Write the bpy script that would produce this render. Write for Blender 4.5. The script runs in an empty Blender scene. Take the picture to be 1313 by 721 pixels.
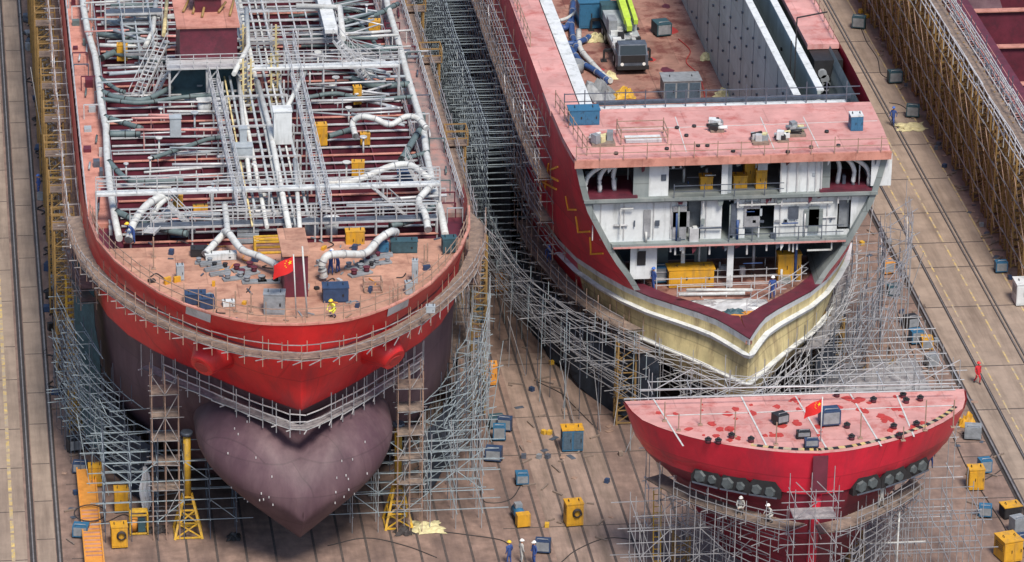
import bpy, math, random
import numpy as np
from mathutils import Vector, Matrix
R=random.Random(7)
S=bpy.context.scene; COL=S.collection
# ---------------- camera ----------------
FPX=5900.; CX,CY=656.5,360.5
def _n(v): return v/np.linalg.norm(v)
_dY=_n(np.array([-790.,-2510.,FPX])); _X=FPX*FPX/(790-2510*.033)
_dX=np.array([_X,-.033*_X,FPX]); _dX=_n(_dX); _dX=_n(_dX-_dX.dot(_dY)*_dY)
_dZ=_n(np.cross(_dX,_dY)); _dZ=_dZ if _dZ[1]<0 else -_dZ
MM=np.stack([_dX,_dY,_dZ],1); CAM=-MM.T@np.array([0,0,360.])
def G(px,py,z=0.):
    d=MM.T@np.array([(px-CX)/FPX,(py-CY)/FPX,1.]); t=(z-CAM[2])/d[2]; w=CAM+t*d
    return float(w[0]),float(w[1])
def G3(px,py,z=0.): x,y=G(px,py,z); return (x,y,z)
cd=bpy.data.cameras.new('camera'); cam=bpy.data.objects.new('camera',cd); COL.objects.link(cam); S.camera=cam
cd.sensor_width=36; cd.lens=36*FPX/1313; cd.clip_start=5; cd.clip_end=9000
Rw=MM.T@np.diag([1,-1,-1])
m4=Matrix([[Rw[i][j] for j in range(3)]+[CAM[i]] for i in range(3)]+[[0,0,0,1]]); cam.matrix_world=m4
# ---------------- light ----------------
SUN_EL,SUN_AZ=math.radians(56),math.radians(168)
W=bpy.data.worlds.new('World'); S.world=W; W.use_nodes=True
nt=W.node_tree; bg=nt.nodes['Background']; sky=nt.nodes.new('ShaderNodeTexSky'); sky.sky_type='NISHITA'; sky.sun_disc=False
sky.sun_elevation=SUN_EL; sky.sun_rotation=SUN_AZ; sky.air_density=1.0; sky.dust_density=1.5; sky.ozone_density=2.5
nt.links.new(sky.outputs[0],bg.inputs[0]); bg.inputs[1].default_value=.1
sl=bpy.data.lights.new('sun','SUN'); sl.energy=3.1; sl.angle=math.radians(16); sl.color=(1,.91,.8)
so=bpy.data.objects.new('sun',sl); COL.objects.link(so)
_v=Vector((math.sin(SUN_AZ)*math.cos(SUN_EL),math.cos(SUN_AZ)*math.cos(SUN_EL),math.sin(SUN_EL)))
so.rotation_euler=_v.to_track_quat('Z','Y').to_euler(); so.location=(0,-60,120)
S.view_settings.view_transform='Standard'; S.view_settings.look='None'; S.view_settings.gamma=1; S.view_settings.exposure=0.56
try: S.view_settings.use_curve_mapping=False
except Exception: pass
# ---------------- materials ----------------
MATS={}
def mat(name,col,rough=.6,var=.25,sc=1.2,col2=None,thr=(.5,.7),sc2=.8,metal=0.,streak=False,bump=0.,seam=None):
    if name in MATS: return MATS[name]
    m=bpy.data.materials.new(name); m.use_nodes=True; t=m.node_tree; N=t.nodes; L=t.links
    b=N['Principled BSDF']; b.inputs['Roughness'].default_value=rough; b.inputs['Metallic'].default_value=metal
    tc=N.new('ShaderNodeTexCoord')
    nz=N.new('ShaderNodeTexNoise'); nz.inputs['Scale'].default_value=sc; nz.inputs['Detail'].default_value=6; nz.inputs['Roughness'].default_value=.65
    L.new(tc.outputs['Object'],nz.inputs['Vector'])
    r=N.new('ShaderNodeValToRGB'); e=r.color_ramp.elements
    e[0].position=.3; e[1].position=.72
    e[0].color=(*[c*(1-var) for c in col],1); e[1].color=(*[min(1,c*(1+var)) for c in col],1)
    L.new(nz.outputs['Fac'],r.inputs['Fac']); out=r.outputs['Color']
    if col2:
        n2=N.new('ShaderNodeTexNoise'); n2.inputs['Scale'].default_value=sc2; n2.inputs['Detail'].default_value=8; n2.inputs['Roughness'].default_value=.7
        if streak:
            mp=N.new('ShaderNodeMapping'); mp.inputs['Scale'].default_value=(1,1,.15) if streak is True else streak; L.new(tc.outputs['Object'],mp.inputs['Vector']); L.new(mp.outputs['Vector'],n2.inputs['Vector'])
        else: L.new(tc.outputs['Object'],n2.inputs['Vector'])
        r2=N.new('ShaderNodeValToRGB'); r2.color_ramp.elements[0].position=thr[0]; r2.color_ramp.elements[1].position=thr[1]
        L.new(n2.outputs['Fac'],r2.inputs['Fac'])
        mx=N.new('ShaderNodeMixRGB'); L.new(r2.outputs['Color'],mx.inputs['Fac']); L.new(out,mx.inputs['Color1']); mx.inputs['Color2'].default_value=(*col2,1); out=mx.outputs['Color']
    if seam:      # welded plates: thin seams and a small tone change from plate to plate
        ax,su,sv,amt=seam; sp=N.new('ShaderNodeSeparateXYZ'); L.new(tc.outputs['Object'],sp.inputs[0])
        def mth(op,a_,b_=None,c_=None):
            q=N.new('ShaderNodeMath'); q.operation=op
            for i_,v_ in enumerate((a_,b_,c_)):
                if v_ is None: continue
                if isinstance(v_,(int,float)): q.inputs[i_].default_value=v_
                else: L.new(v_,q.inputs[i_])
            return q.outputs[0]
        U=mth('ADD',sp.outputs[0],sp.outputs[1]) if ax=='hull' else sp.outputs[0]; Vv=sp.outputs[2] if ax=='hull' else sp.outputs[1]
        U=mth('DIVIDE',U,su); Vv=mth('DIVIDE',Vv,sv)
        U=mth('ADD',U,mth('MULTIPLY',mth('FLOOR',Vv),.37))
        fu,fv=mth('FRACT',U),mth('FRACT',Vv); line=mth('MAXIMUM',mth('LESS_THAN',fu,.09/su),mth('LESS_THAN',fv,.09/sv))
        cb=N.new('ShaderNodeCombineXYZ'); L.new(mth('FLOOR',U),cb.inputs[0]); L.new(mth('FLOOR',Vv),cb.inputs[1]); wn=N.new('ShaderNodeTexWhiteNoise'); L.new(cb.outputs[0],wn.inputs[0])
        fac=mth('SUBTRACT',mth('MULTIPLY_ADD',wn.outputs['Value'],amt,1-amt/2),mth('MULTIPLY',line,amt*1.3))
        vm=N.new('ShaderNodeVectorMath'); vm.operation='SCALE'; L.new(out,vm.inputs[0]); L.new(fac,vm.inputs['Scale']); out=vm.outputs[0]
    L.new(out,b.inputs['Base Color'])
    if bump:
        bp=N.new('ShaderNodeBump'); bp.inputs['Strength'].default_value=bump; bp.inputs['Distance'].default_value=.1
        L.new(nz.outputs['Fac'],bp.inputs['Height']); L.new(bp.outputs['Normal'],b.inputs['Normal'])
    MATS[name]=m; return m
M={}
def dm(k,*a,**kw): M[k]=mat(k,*a,**kw)
dm('concrete_brown',(.235,.16,.128),.85,.35,.9,(.095,.066,.06),(.42,.74),.5,streak=(1,.16,1))
dm('concrete_tan',(.3,.235,.185),.85,.22,.5,(.14,.105,.08),(.45,.75),.9,streak=(1,.07,1))
dm('concrete_apron',(.3,.235,.185),.85,.2,.5,(.16,.12,.095),(.45,.75),.9,streak=(1,.07,1))
dm('slab_light',(.29,.21,.17),.85,.25,.6,(.12,.09,.07),(.43,.7),.8,streak=(1,.1,1))
dm('joint',(.075,.06,.055),.9,.3,3)
dm('rail_steel',(.3,.28,.27),.45,.3,2,metal=.5)
dm('rail_dark',(.045,.038,.036),.7,.3,2)
dm('yellow_line',(.55,.4,.13),.8,.3,2,(.35,.29,.22),(.4,.55),1.5)
dm('red_hull',(.62,.02,.022),.42,.18,.5,(.3,.03,.035),(.5,.75),.5,streak=True,seam=('hull',7,2.4,.16))
dm('crimson_hull',(.58,.014,.04),.42,.2,.4,(.24,.02,.04),(.5,.78),.4,streak=True,seam=('hull',6,2.2,.18))
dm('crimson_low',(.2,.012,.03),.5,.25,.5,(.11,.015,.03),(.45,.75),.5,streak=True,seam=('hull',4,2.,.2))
dm('purple_hull',(.075,.038,.05),.62,.2,.5,(.16,.1,.11),(.45,.78),.35,streak=True,seam=('hull',5.5,2.1,.16))
dm('maroon',(.11,.018,.033),.55,.3,.7,(.055,.015,.025),(.5,.7),1.)
dm('deck_salmon',(.5,.23,.18),.75,.2,.8,(.3,.11,.08),(.48,.7),.9,seam=('deck',3.1,6.3,.16))
dm('deck_tan',(.43,.235,.165),.8,.22,.9,(.24,.11,.075),(.47,.7),.8,seam=('deck',5.3,2.6,.16))
dm('deck_pink',(.53,.27,.25),.7,.18,.6,(.38,.1,.085),(.5,.72),.8,seam=('deck',6.1,2.9,.14))
dm('floor_brown',(.3,.16,.125),.8,.3,.7,(.15,.05,.04),(.48,.6),.5,seam=('deck',4.3,7.1,.2))
dm('red_patch',(.4,.04,.035),.7,.2,2)
dm('primer_grey',(.18,.21,.21),.65,.2,.6,(.28,.3,.29),(.5,.75),.5,streak=True,seam=('hull',5,2.6,.2))
dm('primer_cream',(.58,.49,.25),.65,.25,.8,(.2,.14,.08),(.46,.7),.9,streak=True,seam=('hull',4.3,1.9,.2))
dm('white_paint',(.6,.63,.64),.55,.14,1.,(.3,.32,.31),(.5,.74),1.3,streak=True)
dm('white_pipe',(.52,.54,.53),.55,.15,2,(.33,.3,.27),(.5,.75),2.4)
dm('galv',(.33,.34,.36),.45,.3,1.5,metal=.3)
dm('galv_light',(.5,.51,.52),.45,.25,1.5,metal=.2)
dm('galv_dark',(.1,.12,.155),.5,.35,1.5,metal=.3)
dm('rust_pole',(.3,.2,.15),.7,.4,1.5)
dm('board',(.23,.175,.14),.85,.35,1.6,(.13,.105,.095),(.45,.65),2)
dm('board_grey',(.3,.29,.29),.8,.3,1.6,(.15,.14,.15),(.45,.65),2)
dm('yellow_steel',(.6,.36,.035),.55,.3,1.5,(.3,.2,.08),(.5,.7),2)
dm('yellow_lattice',(.28,.175,.06),.6,.3,1.5,(.25,.16,.06),(.45,.7),1.5)
dm('yellow_box',(.58,.3,.02),.55,.15,2,(.28,.17,.06),(.5,.72),2.2,streak=True)
dm('orange_box',(.62,.27,.05),.5,.15,2,(.35,.15,.05),(.58,.75),2.5)
dm('blue_box',(.03,.13,.24),.5,.2,2,(.02,.05,.09),(.55,.7),2)
dm('navy',(.025,.05,.11),.55,.3,2)
dm('dark_teal',(.03,.075,.095),.6,.3,2)
dm('duct_green',(.1,.14,.145),.6,.25,2)
dm('duct_blue',(.03,.07,.2),.5,.3,2)
dm('pipe_grey',(.33,.37,.4),.5,.2,1.5)
dm('grey_machine',(.22,.24,.26),.55,.3,2)
dm('black',(.018,.018,.02),.6,.3,3)
dm('cable',(.035,.03,.03),.7,.2,3)
dm('tarp_white',(.75,.76,.78),.6,.06,2)
dm('tarp_cream',(.55,.5,.28),.8,.3,3)
dm('net_green',(.045,.09,.1),.9,.35,2)
dm('lime',(.42,.58,.06),.45,.15,2)
dm('glass',(.02,.03,.035),.1,.1,2)
dm('tyre',(.02,.02,.02),.85,.2,3)
dm('cloth_blue',(.03,.07,.24),.85,.2,6); dm('cloth_red',(.5,.02,.03),.85,.2,6); dm('cloth_grey',(.4,.4,.38),.85,.2,6); dm('cloth_yellow',(.7,.68,.08),.85,.15,6)
dm('skin',(.42,.22,.14),.6,.05,6); dm('helm_white',(.8,.8,.78),.3,.03,6); dm('helm_yellow',(.8,.55,.03),.3,.03,6); dm('helm_red',(.6,.03,.03),.3,.03,6); dm('helm_blue',(.05,.15,.5),.3,.03,6)
dm('flag_red',(.65,.02,.02),.7,.05,4); dm('flag_yellow',(.8,.6,.02),.7,.05,4)
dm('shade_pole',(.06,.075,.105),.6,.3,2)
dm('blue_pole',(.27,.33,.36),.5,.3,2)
dm('walk_grey',(.26,.2,.19),.75,.3,1.,(.4,.2,.17),(.45,.7),1.)
dm('mark_yellow',(.85,.42,.04),.5,.1,3)
dm('shade_navy',(.022,.032,.05),.95,.35,1.5)
dm('bulkhead_grey',(.36,.41,.4),.6,.15,.6,(.25,.29,.28),(.5,.75),.5,streak=True,seam=('hull',5,2.6,.15))
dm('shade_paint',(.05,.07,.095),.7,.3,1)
dm('dark_grey_green',(.07,.085,.09),.6,.35,2)
dm('grille',(.06,.1,.14),.6,.3,5)
# ---------------- mesh building ----------------
class MB:
    def __init__(s): s.v=[]; s.f=[]; s.mi=[]; s.sm=[]; s.cm=0
    def add(s,vs,fs,smooth=False):
        o=len(s.v); s.v.extend(vs)
        for f in fs: s.f.append(tuple(i+o for i in f)); s.mi.append(s.cm); s.sm.append(smooth)
        return s
    def box(s,x0,x1,y0,y1,z0,z1):
        return s.add([(x0,y0,z0),(x1,y0,z0),(x1,y1,z0),(x0,y1,z0),(x0,y0,z1),(x1,y0,z1),(x1,y1,z1),(x0,y1,z1)],
          [(0,3,2,1),(4,5,6,7),(0,1,5,4),(1,2,6,5),(2,3,7,6),(3,0,4,7)])
    def cb(s,c,sx,sy,sz,rot=0,base=True):   # box by centre of base
        ca,sa=math.cos(rot),math.sin(rot); vs=[]
        for z in (0 if base else -sz/2, sz if base else sz/2):
            for a,b in ((-1,-1),(1,-1),(1,1),(-1,1)):
                x,y=a*sx/2,b*sy/2; vs.append((c[0]+x*ca-y*sa,c[1]+x*sa+y*ca,c[2]+z))
        return s.add(vs,[(0,3,2,1),(4,5,6,7),(0,1,5,4),(1,2,6,5),(2,3,7,6),(3,0,4,7)])
    def bar(s,p,q,w,h=None):
        h=w if h is None else h
        ax,ay,az=q[0]-p[0],q[1]-p[1],q[2]-p[2]; l=math.sqrt(ax*ax+ay*ay+az*az) or 1e-6; ax/=l;ay/=l;az/=l
        if abs(az)<.95: ux,uy,uz=-ay,ax,0.
        else: ux,uy,uz=1.,0.,0.; d=ax; ux-=d*ax; uy-=d*ay; uz-=d*az
        k=math.sqrt(ux*ux+uy*uy+uz*uz); ux/=k;uy/=k;uz/=k
        vx,vy,vz=ay*uz-az*uy,az*ux-ax*uz,ax*uy-ay*ux
        w/=2;h/=2; vs=[]
        for b in (p,q):
            for a,c in ((-w,-h),(w,-h),(w,h),(-w,h)): vs.append((b[0]+ux*a+vx*c,b[1]+uy*a+vy*c,b[2]+uz*a+vz*c))
        return s.add(vs,[(0,3,2,1),(4,5,6,7),(0,1,5,4),(1,2,6,5),(2,3,7,6),(3,0,4,7)])
    def tube(s,pts,r,n=8,smoothpts=0,rs=None):
        P=[Vector(p) for p in pts]
        if smoothpts: P=spl(P,smoothpts)
        o=[];fs=[];k=len(P)
        for i,p in enumerate(P):
            t=(P[min(i+1,k-1)]-P[max(i-1,0)]).normalized()
            u=t.cross(Vector((0,0,1)));  u=Vector((1,0,0)) if u.length<.05 else u
            u=(u-t*u.dot(t)).normalized(); v=t.cross(u); rr=rs(i/(k-1)) if rs else r
            for j in range(n):
                a=2*math.pi*j/n; o.append(tuple(p+u*math.cos(a)*rr+v*math.sin(a)*rr))
        for i in range(k-1):
            for j in range(n): fs.append((i*n+j,i*n+(j+1)%n,(i+1)*n+(j+1)%n,(i+1)*n+j))
        s.add(o,fs,True); b=len(s.v)-len(o)
        s.f.append(tuple(b+j for j in range(n))[::-1]); s.mi.append(s.cm); s.sm.append(False)
        s.f.append(tuple(b+(k-1)*n+j for j in range(n))); s.mi.append(s.cm); s.sm.append(False)
        return s
    def cyl(s,c,r,h,n=14,r2=None,axis='z'):
        r2=r if r2 is None else r2; vs=[]
        for t,rr in ((0,r),(h,r2)):
            for j in range(n):
                a=2*math.pi*j/n; x,y=math.cos(a)*rr,math.sin(a)*rr
                vs.append((c[0]+x,c[1]+y,c[2]+t) if axis=='z' else ((c[0]+t,c[1]+x,c[2]+y) if axis=='x' else (c[0]+x,c[1]+t,c[2]+y)))
        s.add(vs,[(j,(j+1)%n,n+(j+1)%n,n+j) for j in range(n)],True)
        b=len(s.v)-2*n
        for q in (tuple(b+j for j in range(n))[::-1],tuple(b+n+j for j in range(n))): s.f.append(q); s.mi.append(s.cm); s.sm.append(False)
        return s
    def prism(s,poly,z0,z1):
        n=len(poly); vs=[(x,y,z0) for x,y in poly]+[(x,y,z1) for x,y in poly]
        return s.add(vs,[tuple(range(n))[::-1],tuple(range(n,2*n))]+[(j,(j+1)%n,n+(j+1)%n,n+j) for j in range(n)])
    def sheet(s,rows,smooth=True):
        n=len(rows[0]); vs=[p for r in rows for p in r]
        return s.add(vs,[(i*n+j,i*n+j+1,(i+1)*n+j+1,(i+1)*n+j) for i in range(len(rows)-1) for j in range(n-1)],smooth)
def spl(P,k):
    P=[Vector(p) for p in P]; out=[]
    for i in range(len(P)-1):
        a=P[i-1] if i else P[0]*2-P[1]; b,c=P[i],P[i+1]; d=P[i+2] if i+2<len(P) else P[-1]*2-P[-2]
        for j in range(k):
            t=j/k; out.append(.5*((2*b)+(c-a)*t+(2*a-5*b+4*c-d)*t*t+(3*b-a-3*c+d)*t**3))
    out.append(P[-1]); return out
def mk(name,mb,mats,parent=None,org=(0,0,0)):
    me=bpy.data.meshes.new(name); ox,oy,oz=org
    me.from_pydata([(x-ox,y-oy,z-oz) for x,y,z in mb.v],[],mb.f)
    if not isinstance(mats,(list,tuple)): mats=[mats]
    for m in mats: me.materials.append(M[m] if isinstance(m,str) else m)
    me.polygons.foreach_set('material_index',mb.mi); me.polygons.foreach_set('use_smooth',mb.sm); me.update()
    o=bpy.data.objects.new(name,me); COL.objects.link(o)
    if parent: o.parent=parent
    else: o.location=org
    return o
def tag(o,label,cat,group=None):
    o['label']=label; o['category']=cat
    if group: o['group']=group
    return o
def thing(name,label,cat,loc=(0,0,0),group=None,rz=0):
    o=bpy.data.objects.new(name,None); COL.objects.link(o); o.location=loc; o.rotation_euler=(0,0,rz); o.empty_display_size=.5
    return tag(o,label,cat,group)
def part(name,mb,mats,t,label=None,world=True):
    """mb in world coordinates when world, else local to the thing"""
    o=mk(name,mb,mats,t,tuple(t.location) if world else (0,0,0))
    if label: o['label']=label
    return o
def sub(name,mb,mats,p,t):
    return mk(name,mb,mats,p,tuple(t.location))
def solo(name,label,cat,mb,mats,org,group=None):
    return tag(mk(name,mb,mats,None,org),label,cat,group)
def struct(name,mb,mats): o=mk(name,mb,mats); o['kind']='structure'; return o
def copy_tree(o,parent=None,loc=None,rz=None,label=None,group=None):
    c=o.copy(); COL.objects.link(c)
    if parent: c.parent=parent
    if loc: c.location=loc
    if rz is not None: c.rotation_euler=(0,0,rz)
    if label: c['label']=label
    if group: c['group']=group
    for ch in list(o.children): copy_tree(ch,c)
    return c
def many(name,items,mats,t,fn,limit=100):
    """each item its own part up to limit, the rest one stuff part"""
    for it in items[:limit]:
        b=MB(); fn(b,it); part(name,b,mats,t)
    if len(items)>limit:
        b=MB()
        for it in items[limit:]: fn(b,it)
        part(name,b,mats,t)['kind']='stuff'
# ---------------- ground ----------------
b=MB(); b.box(-3000,3000,-1500,6000,-1,0); struct('ground',b,'concrete_brown')
b=MB(); b.box(-80,-38.9,-150,300,.0,.004); b.box(-38.2,-36.95,-150,300,.0,.004); struct('crane_apron',b,'concrete_apron')
b=MB(); b.box(31.2,38.7,-150,300,.0,.004); struct('road',b,'concrete_tan')
b=MB()
for (x0,x1) in ((-1.45,-.62),(-.4,1.0),(1.2,2.6),(-2.9,-1.6)): b.box(x0,x1,-150,-14,0,.006)
struct('slipway_slabs',b,'slab_light')
b=MB()
for X in (-1.55,-.5,1.1,2.7,4.5,6.3,-3.4,-5.1,-6.9,-8.6,-10.4,-12.1,-13.9,-15.7,-17.5,-19.3,-22.,-24,-26,-28,-30): b.box(X-.085,X+.085,-150,200,0,.010)
for Y in (52,44,34,26.5,18.7,11.3,4.9,-.1,-8,-19.3,-27.1,-39,-47): b.box(31.2,38.7,Y-.07,Y+.07,0,.012)
for i in range(40): 
    Y=-60+i*6.1+R.uniform(-1,1); b.box(-38.2,-36.95,Y-.05,Y+.05,0,.012)
    Y=-60+i*7.3+R.uniform(-1,1); b.box(-60,-38.9,Y-.05,Y+.05,0,.012)
for X in (-41.5,-43.2): b.box(X-.05,X+.05,-150,200,0,.013)
for i in range(16):
    Y=-62+i*9+R.uniform(-2,2); b.box(-35.9,-34,Y-.05,Y+.05,0,.014); b.box(-6,6.4,Y-.05+2,Y+.05+2,0,.014)
for i in range(30):
    Y=-60+i*3.1+R.uniform(-1,1); b.box(28,30.6,Y-.05,Y+.05,0,.014)
struct('pavement_joints',b,'joint')
b=MB()
for X in (-39.85,):
    for i in range(75): b.box(X-.12,X+.12,-70+i*2.2,-70+i*2.2+1.9,.004,.017)
for X,d in ((35.45,.07),(33.45,.06)):
    for i in range(60): b.box(X-d,X+d,-70+i*3,-70+i*3+2.4,.004,.017)
b.box(38.72,38.86,-150,200,0,.02)
struct('road_markings',b,'yellow_line')
def rail(label,X,w=.09,base=.45,h=.13,g='crane rails running the length of the berth'):
    t=thing('crane_rail',label,'rail',(X,0,0),g)
    q=MB(); q.box(X-base/2,X+base/2,-150,220,.0,.022); part('rail_bed',q,'rail_dark',t)
    q=MB(); q.box(X-w/2,X+w/2,-150,220,.022,h); part('rail_head',q,'rail_steel',t)
rail('crane rail at the far left of the picture beside the yellow kerb line',-38.5)
rail('crane rail nearest the cluttered strip left of the red tanker',-36.7,.12,.4)
rail('heavy crane rail on the berth side of the right roadway',30.9,.12,.55,.2)
rail('thin dark rail just right of the heavy crane rail on the right roadway',32.8,.05,.24,.06)
rail('left one of the close pair of rails in the middle of the right roadway',36.6,.05,.16,.07)
rail('right one of the close pair of rails in the middle of the right roadway',36.92,.05,.16,.07)
# ---------------- hull lofts ----------------
def resample(pts,n):
    P=spl([(a,b,0) for a,b in pts],10); L=[0]
    for i in range(1,len(P)): L.append(L[-1]+(P[i]-P[i-1]).length)
    # denser near the bow
    out=[]
    for k in range(n):
        t=(k/(n-1))**2.2*L[-1]
        i=int(np.searchsorted(L,t)); i=min(max(i,1),len(P)-1); u=(t-L[i-1])/max(1e-9,L[i]-L[i-1]); q=P[i-1].lerp(P[i],min(1,u)); out.append((q.x,max(0,q.y)))
    return out
class Hull:
    def __init__(s,cx,tables,n=30):
        s.cx=cx; s.n=n; s.zs=sorted(tables); s.T=np.array([resample(tables[z],n) for z in s.zs])
    def row(s,z):
        zs=s.zs; z=min(max(z,zs[0]),zs[-1]); i=int(np.searchsorted(zs,z)); i=min(max(i,1),len(zs)-1)
        z0,z1=zs[i-1],zs[i]; t=(z-z0)/(z1-z0); T=s.T
        m0=(T[i]-T[i-2])/(zs[i]-zs[i-2]) if i>=2 else (T[i]-T[i-1])/(z1-z0)
        m1=(T[i+1]-T[i-1])/(zs[i+1]-zs[i-1]) if i+1<len(zs) else (T[i]-T[i-1])/(z1-z0)
        h=z1-z0; r=(2*t**3-3*t*t+1)*T[i-1]+(t**3-2*t*t+t)*h*m0+(-2*t**3+3*t*t)*T[i]+(t**3-t*t)*h*m1
        r[:,1]=np.maximum(r[:,1],0); r[0,1]=0; return r
    def path(s,z,off=0.,side=0,ymax=1e9):
        """outline points; side -1 port(left) +1 right 0 both, offset outwards"""
        r=s.row(z); pts=[(s.cx-b,y) for y,b in r[::-1]]+[(s.cx+b,y) for y,b in r[1:]]
        out=[]
        for i,(x,y) in enumerate(pts):
            a=pts[max(i-1,0)]; c=pts[min(i+1,len(pts)-1)]; dx,dy=c[0]-a[0],c[1]-a[1]; l=math.hypot(dx,dy) or 1
            out.append((x+dy/l*off,y-dx/l*off))
        if side<0: out=out[:s.n]
        if side>0: out=out[s.n-1:]
        return [p for p in out if p[1]<=ymax]
    def half(s,z,y):
        r=s.row(z); return float(np.interp(y,r[:,0],r[:,1]))
    def mesh(s,mb,z0,z1,nz,keep=lambda x,y,z:True,m=0):
        rows=[]
        for k in range(nz+1):
            z=z0+(z1-z0)*k/nz; rows.append([(x,y,z) for x,y in s.path(z)])
        n=len(rows[0]); o=len(mb.v)
        for r in rows: mb.v.extend(r)
        for i in range(nz):
            for j in range(n-1):
                c=[(rows[a][b_][k]) for k in (0,1,2) for a,b_ in ((i,j),)]
                x=(rows[i][j][0]+rows[i][j+1][0])/2; y=min(rows[i][j][1],rows[i][j+1][1]); z=(rows[i][j][2]+rows[i+1][j][2])/2
                if keep(x,y,z):
                    mb.f.append((o+i*n+j,o+i*n+j+1,o+(i+1)*n+j+1,o+(i+1)*n+j)); mb.mi.append(m); mb.sm.append(True)
AFT=95
HL=Hull(-20.5,{
 1.6:[(-41,0),(-38.5,3.2),(-34.5,6.8),(-29,9.6),(-21,11.3),(-12,11.8),(0,12),(AFT,12)],
 5:[(-42,0),(-40.3,5.0),(-36.5,8.9),(-31,11.4),(-24,12.8),(-14,13.2),(0,13.3),(AFT,13.3)],
 9:[(-44,0),(-42.3,5.4),(-39,8.8),(-34,11.3),(-28,12.6),(-20,13.2),(0,13.3),(AFT,13.3)],
 12:[(-49.1,0),(-45.8,3.2),(-42.3,6.1),(-38.7,9.0),(-34.5,11.3),(-29,12.8),(-20,13.3),(0,13.35),(AFT,13.35)],
 15.5:[(-49.9,0),(-48.9,2.4),(-46.4,5.1),(-43.2,7.6),(-39,10.2),(-34,12.2),(-28,13.1),(-18,13.4),(0,13.4),(AFT,13.4)],
 19.2:[(-50.9,0),(-50.5,3.0),(-48.8,5.7),(-46.6,7.9),(-43.5,9.9),(-38,12.2),(-33,13.2),(-25,13.45),(0,13.45),(AFT,13.45)]})
HR=Hull(12.4,{
 1.6:[(-29,0),(-23,1.6),(-15,4),(-5,7.6),(8,10.5),(30,11.6),(AFT,11.6)],
 5:[(-34.3,0),(-32.3,1.5),(-29,3.6),(-24,6.6),(-17,8.8),(-8,10.6),(5,11.4),(25,11.9),(AFT,11.9)],
 10:[(-35.4,0),(-33.4,.9),(-31.5,1.9),(-29.8,3.4),(-28.2,5.0),(-26.3,6.7),(-22.8,8.7),(-18,10.6),(-10,11.7),(5,12),(AFT,12)],
 13.7:[(-36.5,0),(-34,3),(-30,6.6),(-26,9.2),(-20,10.9),(-12,11.8),(5,12),(AFT,12)],
 17.2:[(-39,0),(-36,4.5),(-31,8.6),(-26,10.8),(-20,11.5),(-10,11.9),(5,12),(AFT,12)],
 20.5:[(-41,0),(-38,6),(-32,10),(-26,11.5),(-18,11.85),(-8,12),(5,12),(AFT,12)]})
HB=Hull(12.6,{
 1.6:[(-58.6,0),(-57.9,.8),(-55,2.6),(-51.6,4.6)],
 5:[(-59.5,0),(-58.9,.8),(-56,3.4),(-51.6,6.6)],
 7.5:[(-59.9,0),(-59.4,1.2),(-57,4.2),(-54.5,6.6),(-51.6,8.3)],
 9.5:[(-60.2,0),(-59.7,2.0),(-58,5.3),(-55.6,8.3),(-53.5,9.7),(-51.6,10.2)],
 13:[(-60.9,0),(-60.5,2.4),(-59.2,5.6),(-57.4,8.4),(-55.1,10.6),(-53.4,11.3),(-51.6,11.6)]},n=22)
def cap(mb,H,z,thick,inset=.05,yaft=None,z2=None):
    p=H.path(z,-inset,ymax=yaft if yaft is not None else 1e9)
    mb.prism(p,z-thick,z)
# ======== RED TANKER ========
T=thing('tanker_ship','huge red-topped tanker under construction on the left with a purple heart-shaped bulbous bow','ship',(-20.5,0,0))
b=MB(); HL.mesh(b,1.6,12,16,m=1); HL.mesh(b,12,17.4,10,m=0); HL.mesh(b,17.4,19.0,3,lambda x,y,z:y<-28.5)
part('hull',b,['red_hull','purple_hull'],T)
# inner bulwark face and rail
b=MB(); o=HL.path(19.,.06,ymax=-28); i_=HL.path(19.,-.14,ymax=-28)
n=len(o)
b.add([(x,y,19.) for x,y in o]+[(x,y,19.) for x,y in i_]+[(x,y,19.12) for x,y in o]+[(x,y,19.12) for x,y in i_],
  [(2*n+j,2*n+j+1,3*n+j+1,3*n+j) for j in range(n-1)]+[(j,n+j,n+j+1,j+1) for j in range(n-1)]+[(j,j+1,2*n+j+1,2*n+j) for j in range(n-1)]+[(n+j,3*n+j,3*n+j+1,n+j+1) for j in range(n-1)])
part('bulwark_rail',b,'deck_salmon',T)
b=MB(); i2=HL.path(18.2,-.2,ymax=-28)
m=min(len(i_),len(i2)); b.sheet([[(x,y,19.) for x,y in HL.path(19,-.15,ymax=-28)][:m],[(x,y,18.2) for x,y in i2][:m]]); part('bulwark_lining',b,'maroon',T)
# bulbous bow
def bulb():
    b=MB(); rows=[]; NS=26; NA=40; L=12.5; Y0=-50.9
    for i in range(NS+1):
        s=(i/NS)**1.7; y=Y0+L*s
        k=min(1,s/.62); w=6.75*(1-(1-k)**2.1)**.55; w=max(w,.02)
        zb=1.7+2.9*(1-min(1,s/.35))**2; g=(1-(1-min(1,s/.5))**2)**.5
        zt=5.4+6.0*g+.5*s
        row=[]
        for j in range(NA+1):
            u=j/NA; uu=u if u<=.5 else 1-u; v=uu*2            # 0 bottom .. 1 top
            sg=-1 if u<=.5 else 1
            pr=math.sin(math.pi*v**1.45)**.62 if 0<v<1 else 0
            x=w*pr; z=zb+(zt-zb)*(v**.95)
            nt_=1.9*g*math.exp(-(x/(.38*w))**2)*max(0,(v-.5)*2)**1.2
            z=z+.5*g*math.sin(math.pi*min(1,x/w))*max(0,(v-.6)*2.5)-nt_
            if v<.5: x*=(.86+.28*v)
            row.append((-20.5+sg*x,y-0.0*z,z))
        rows.append(row)
    return b.sheet(rows)
part('bulbous_bow',bulb(),'purple_hull',T)
_B=bulb()
_N=41
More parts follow.
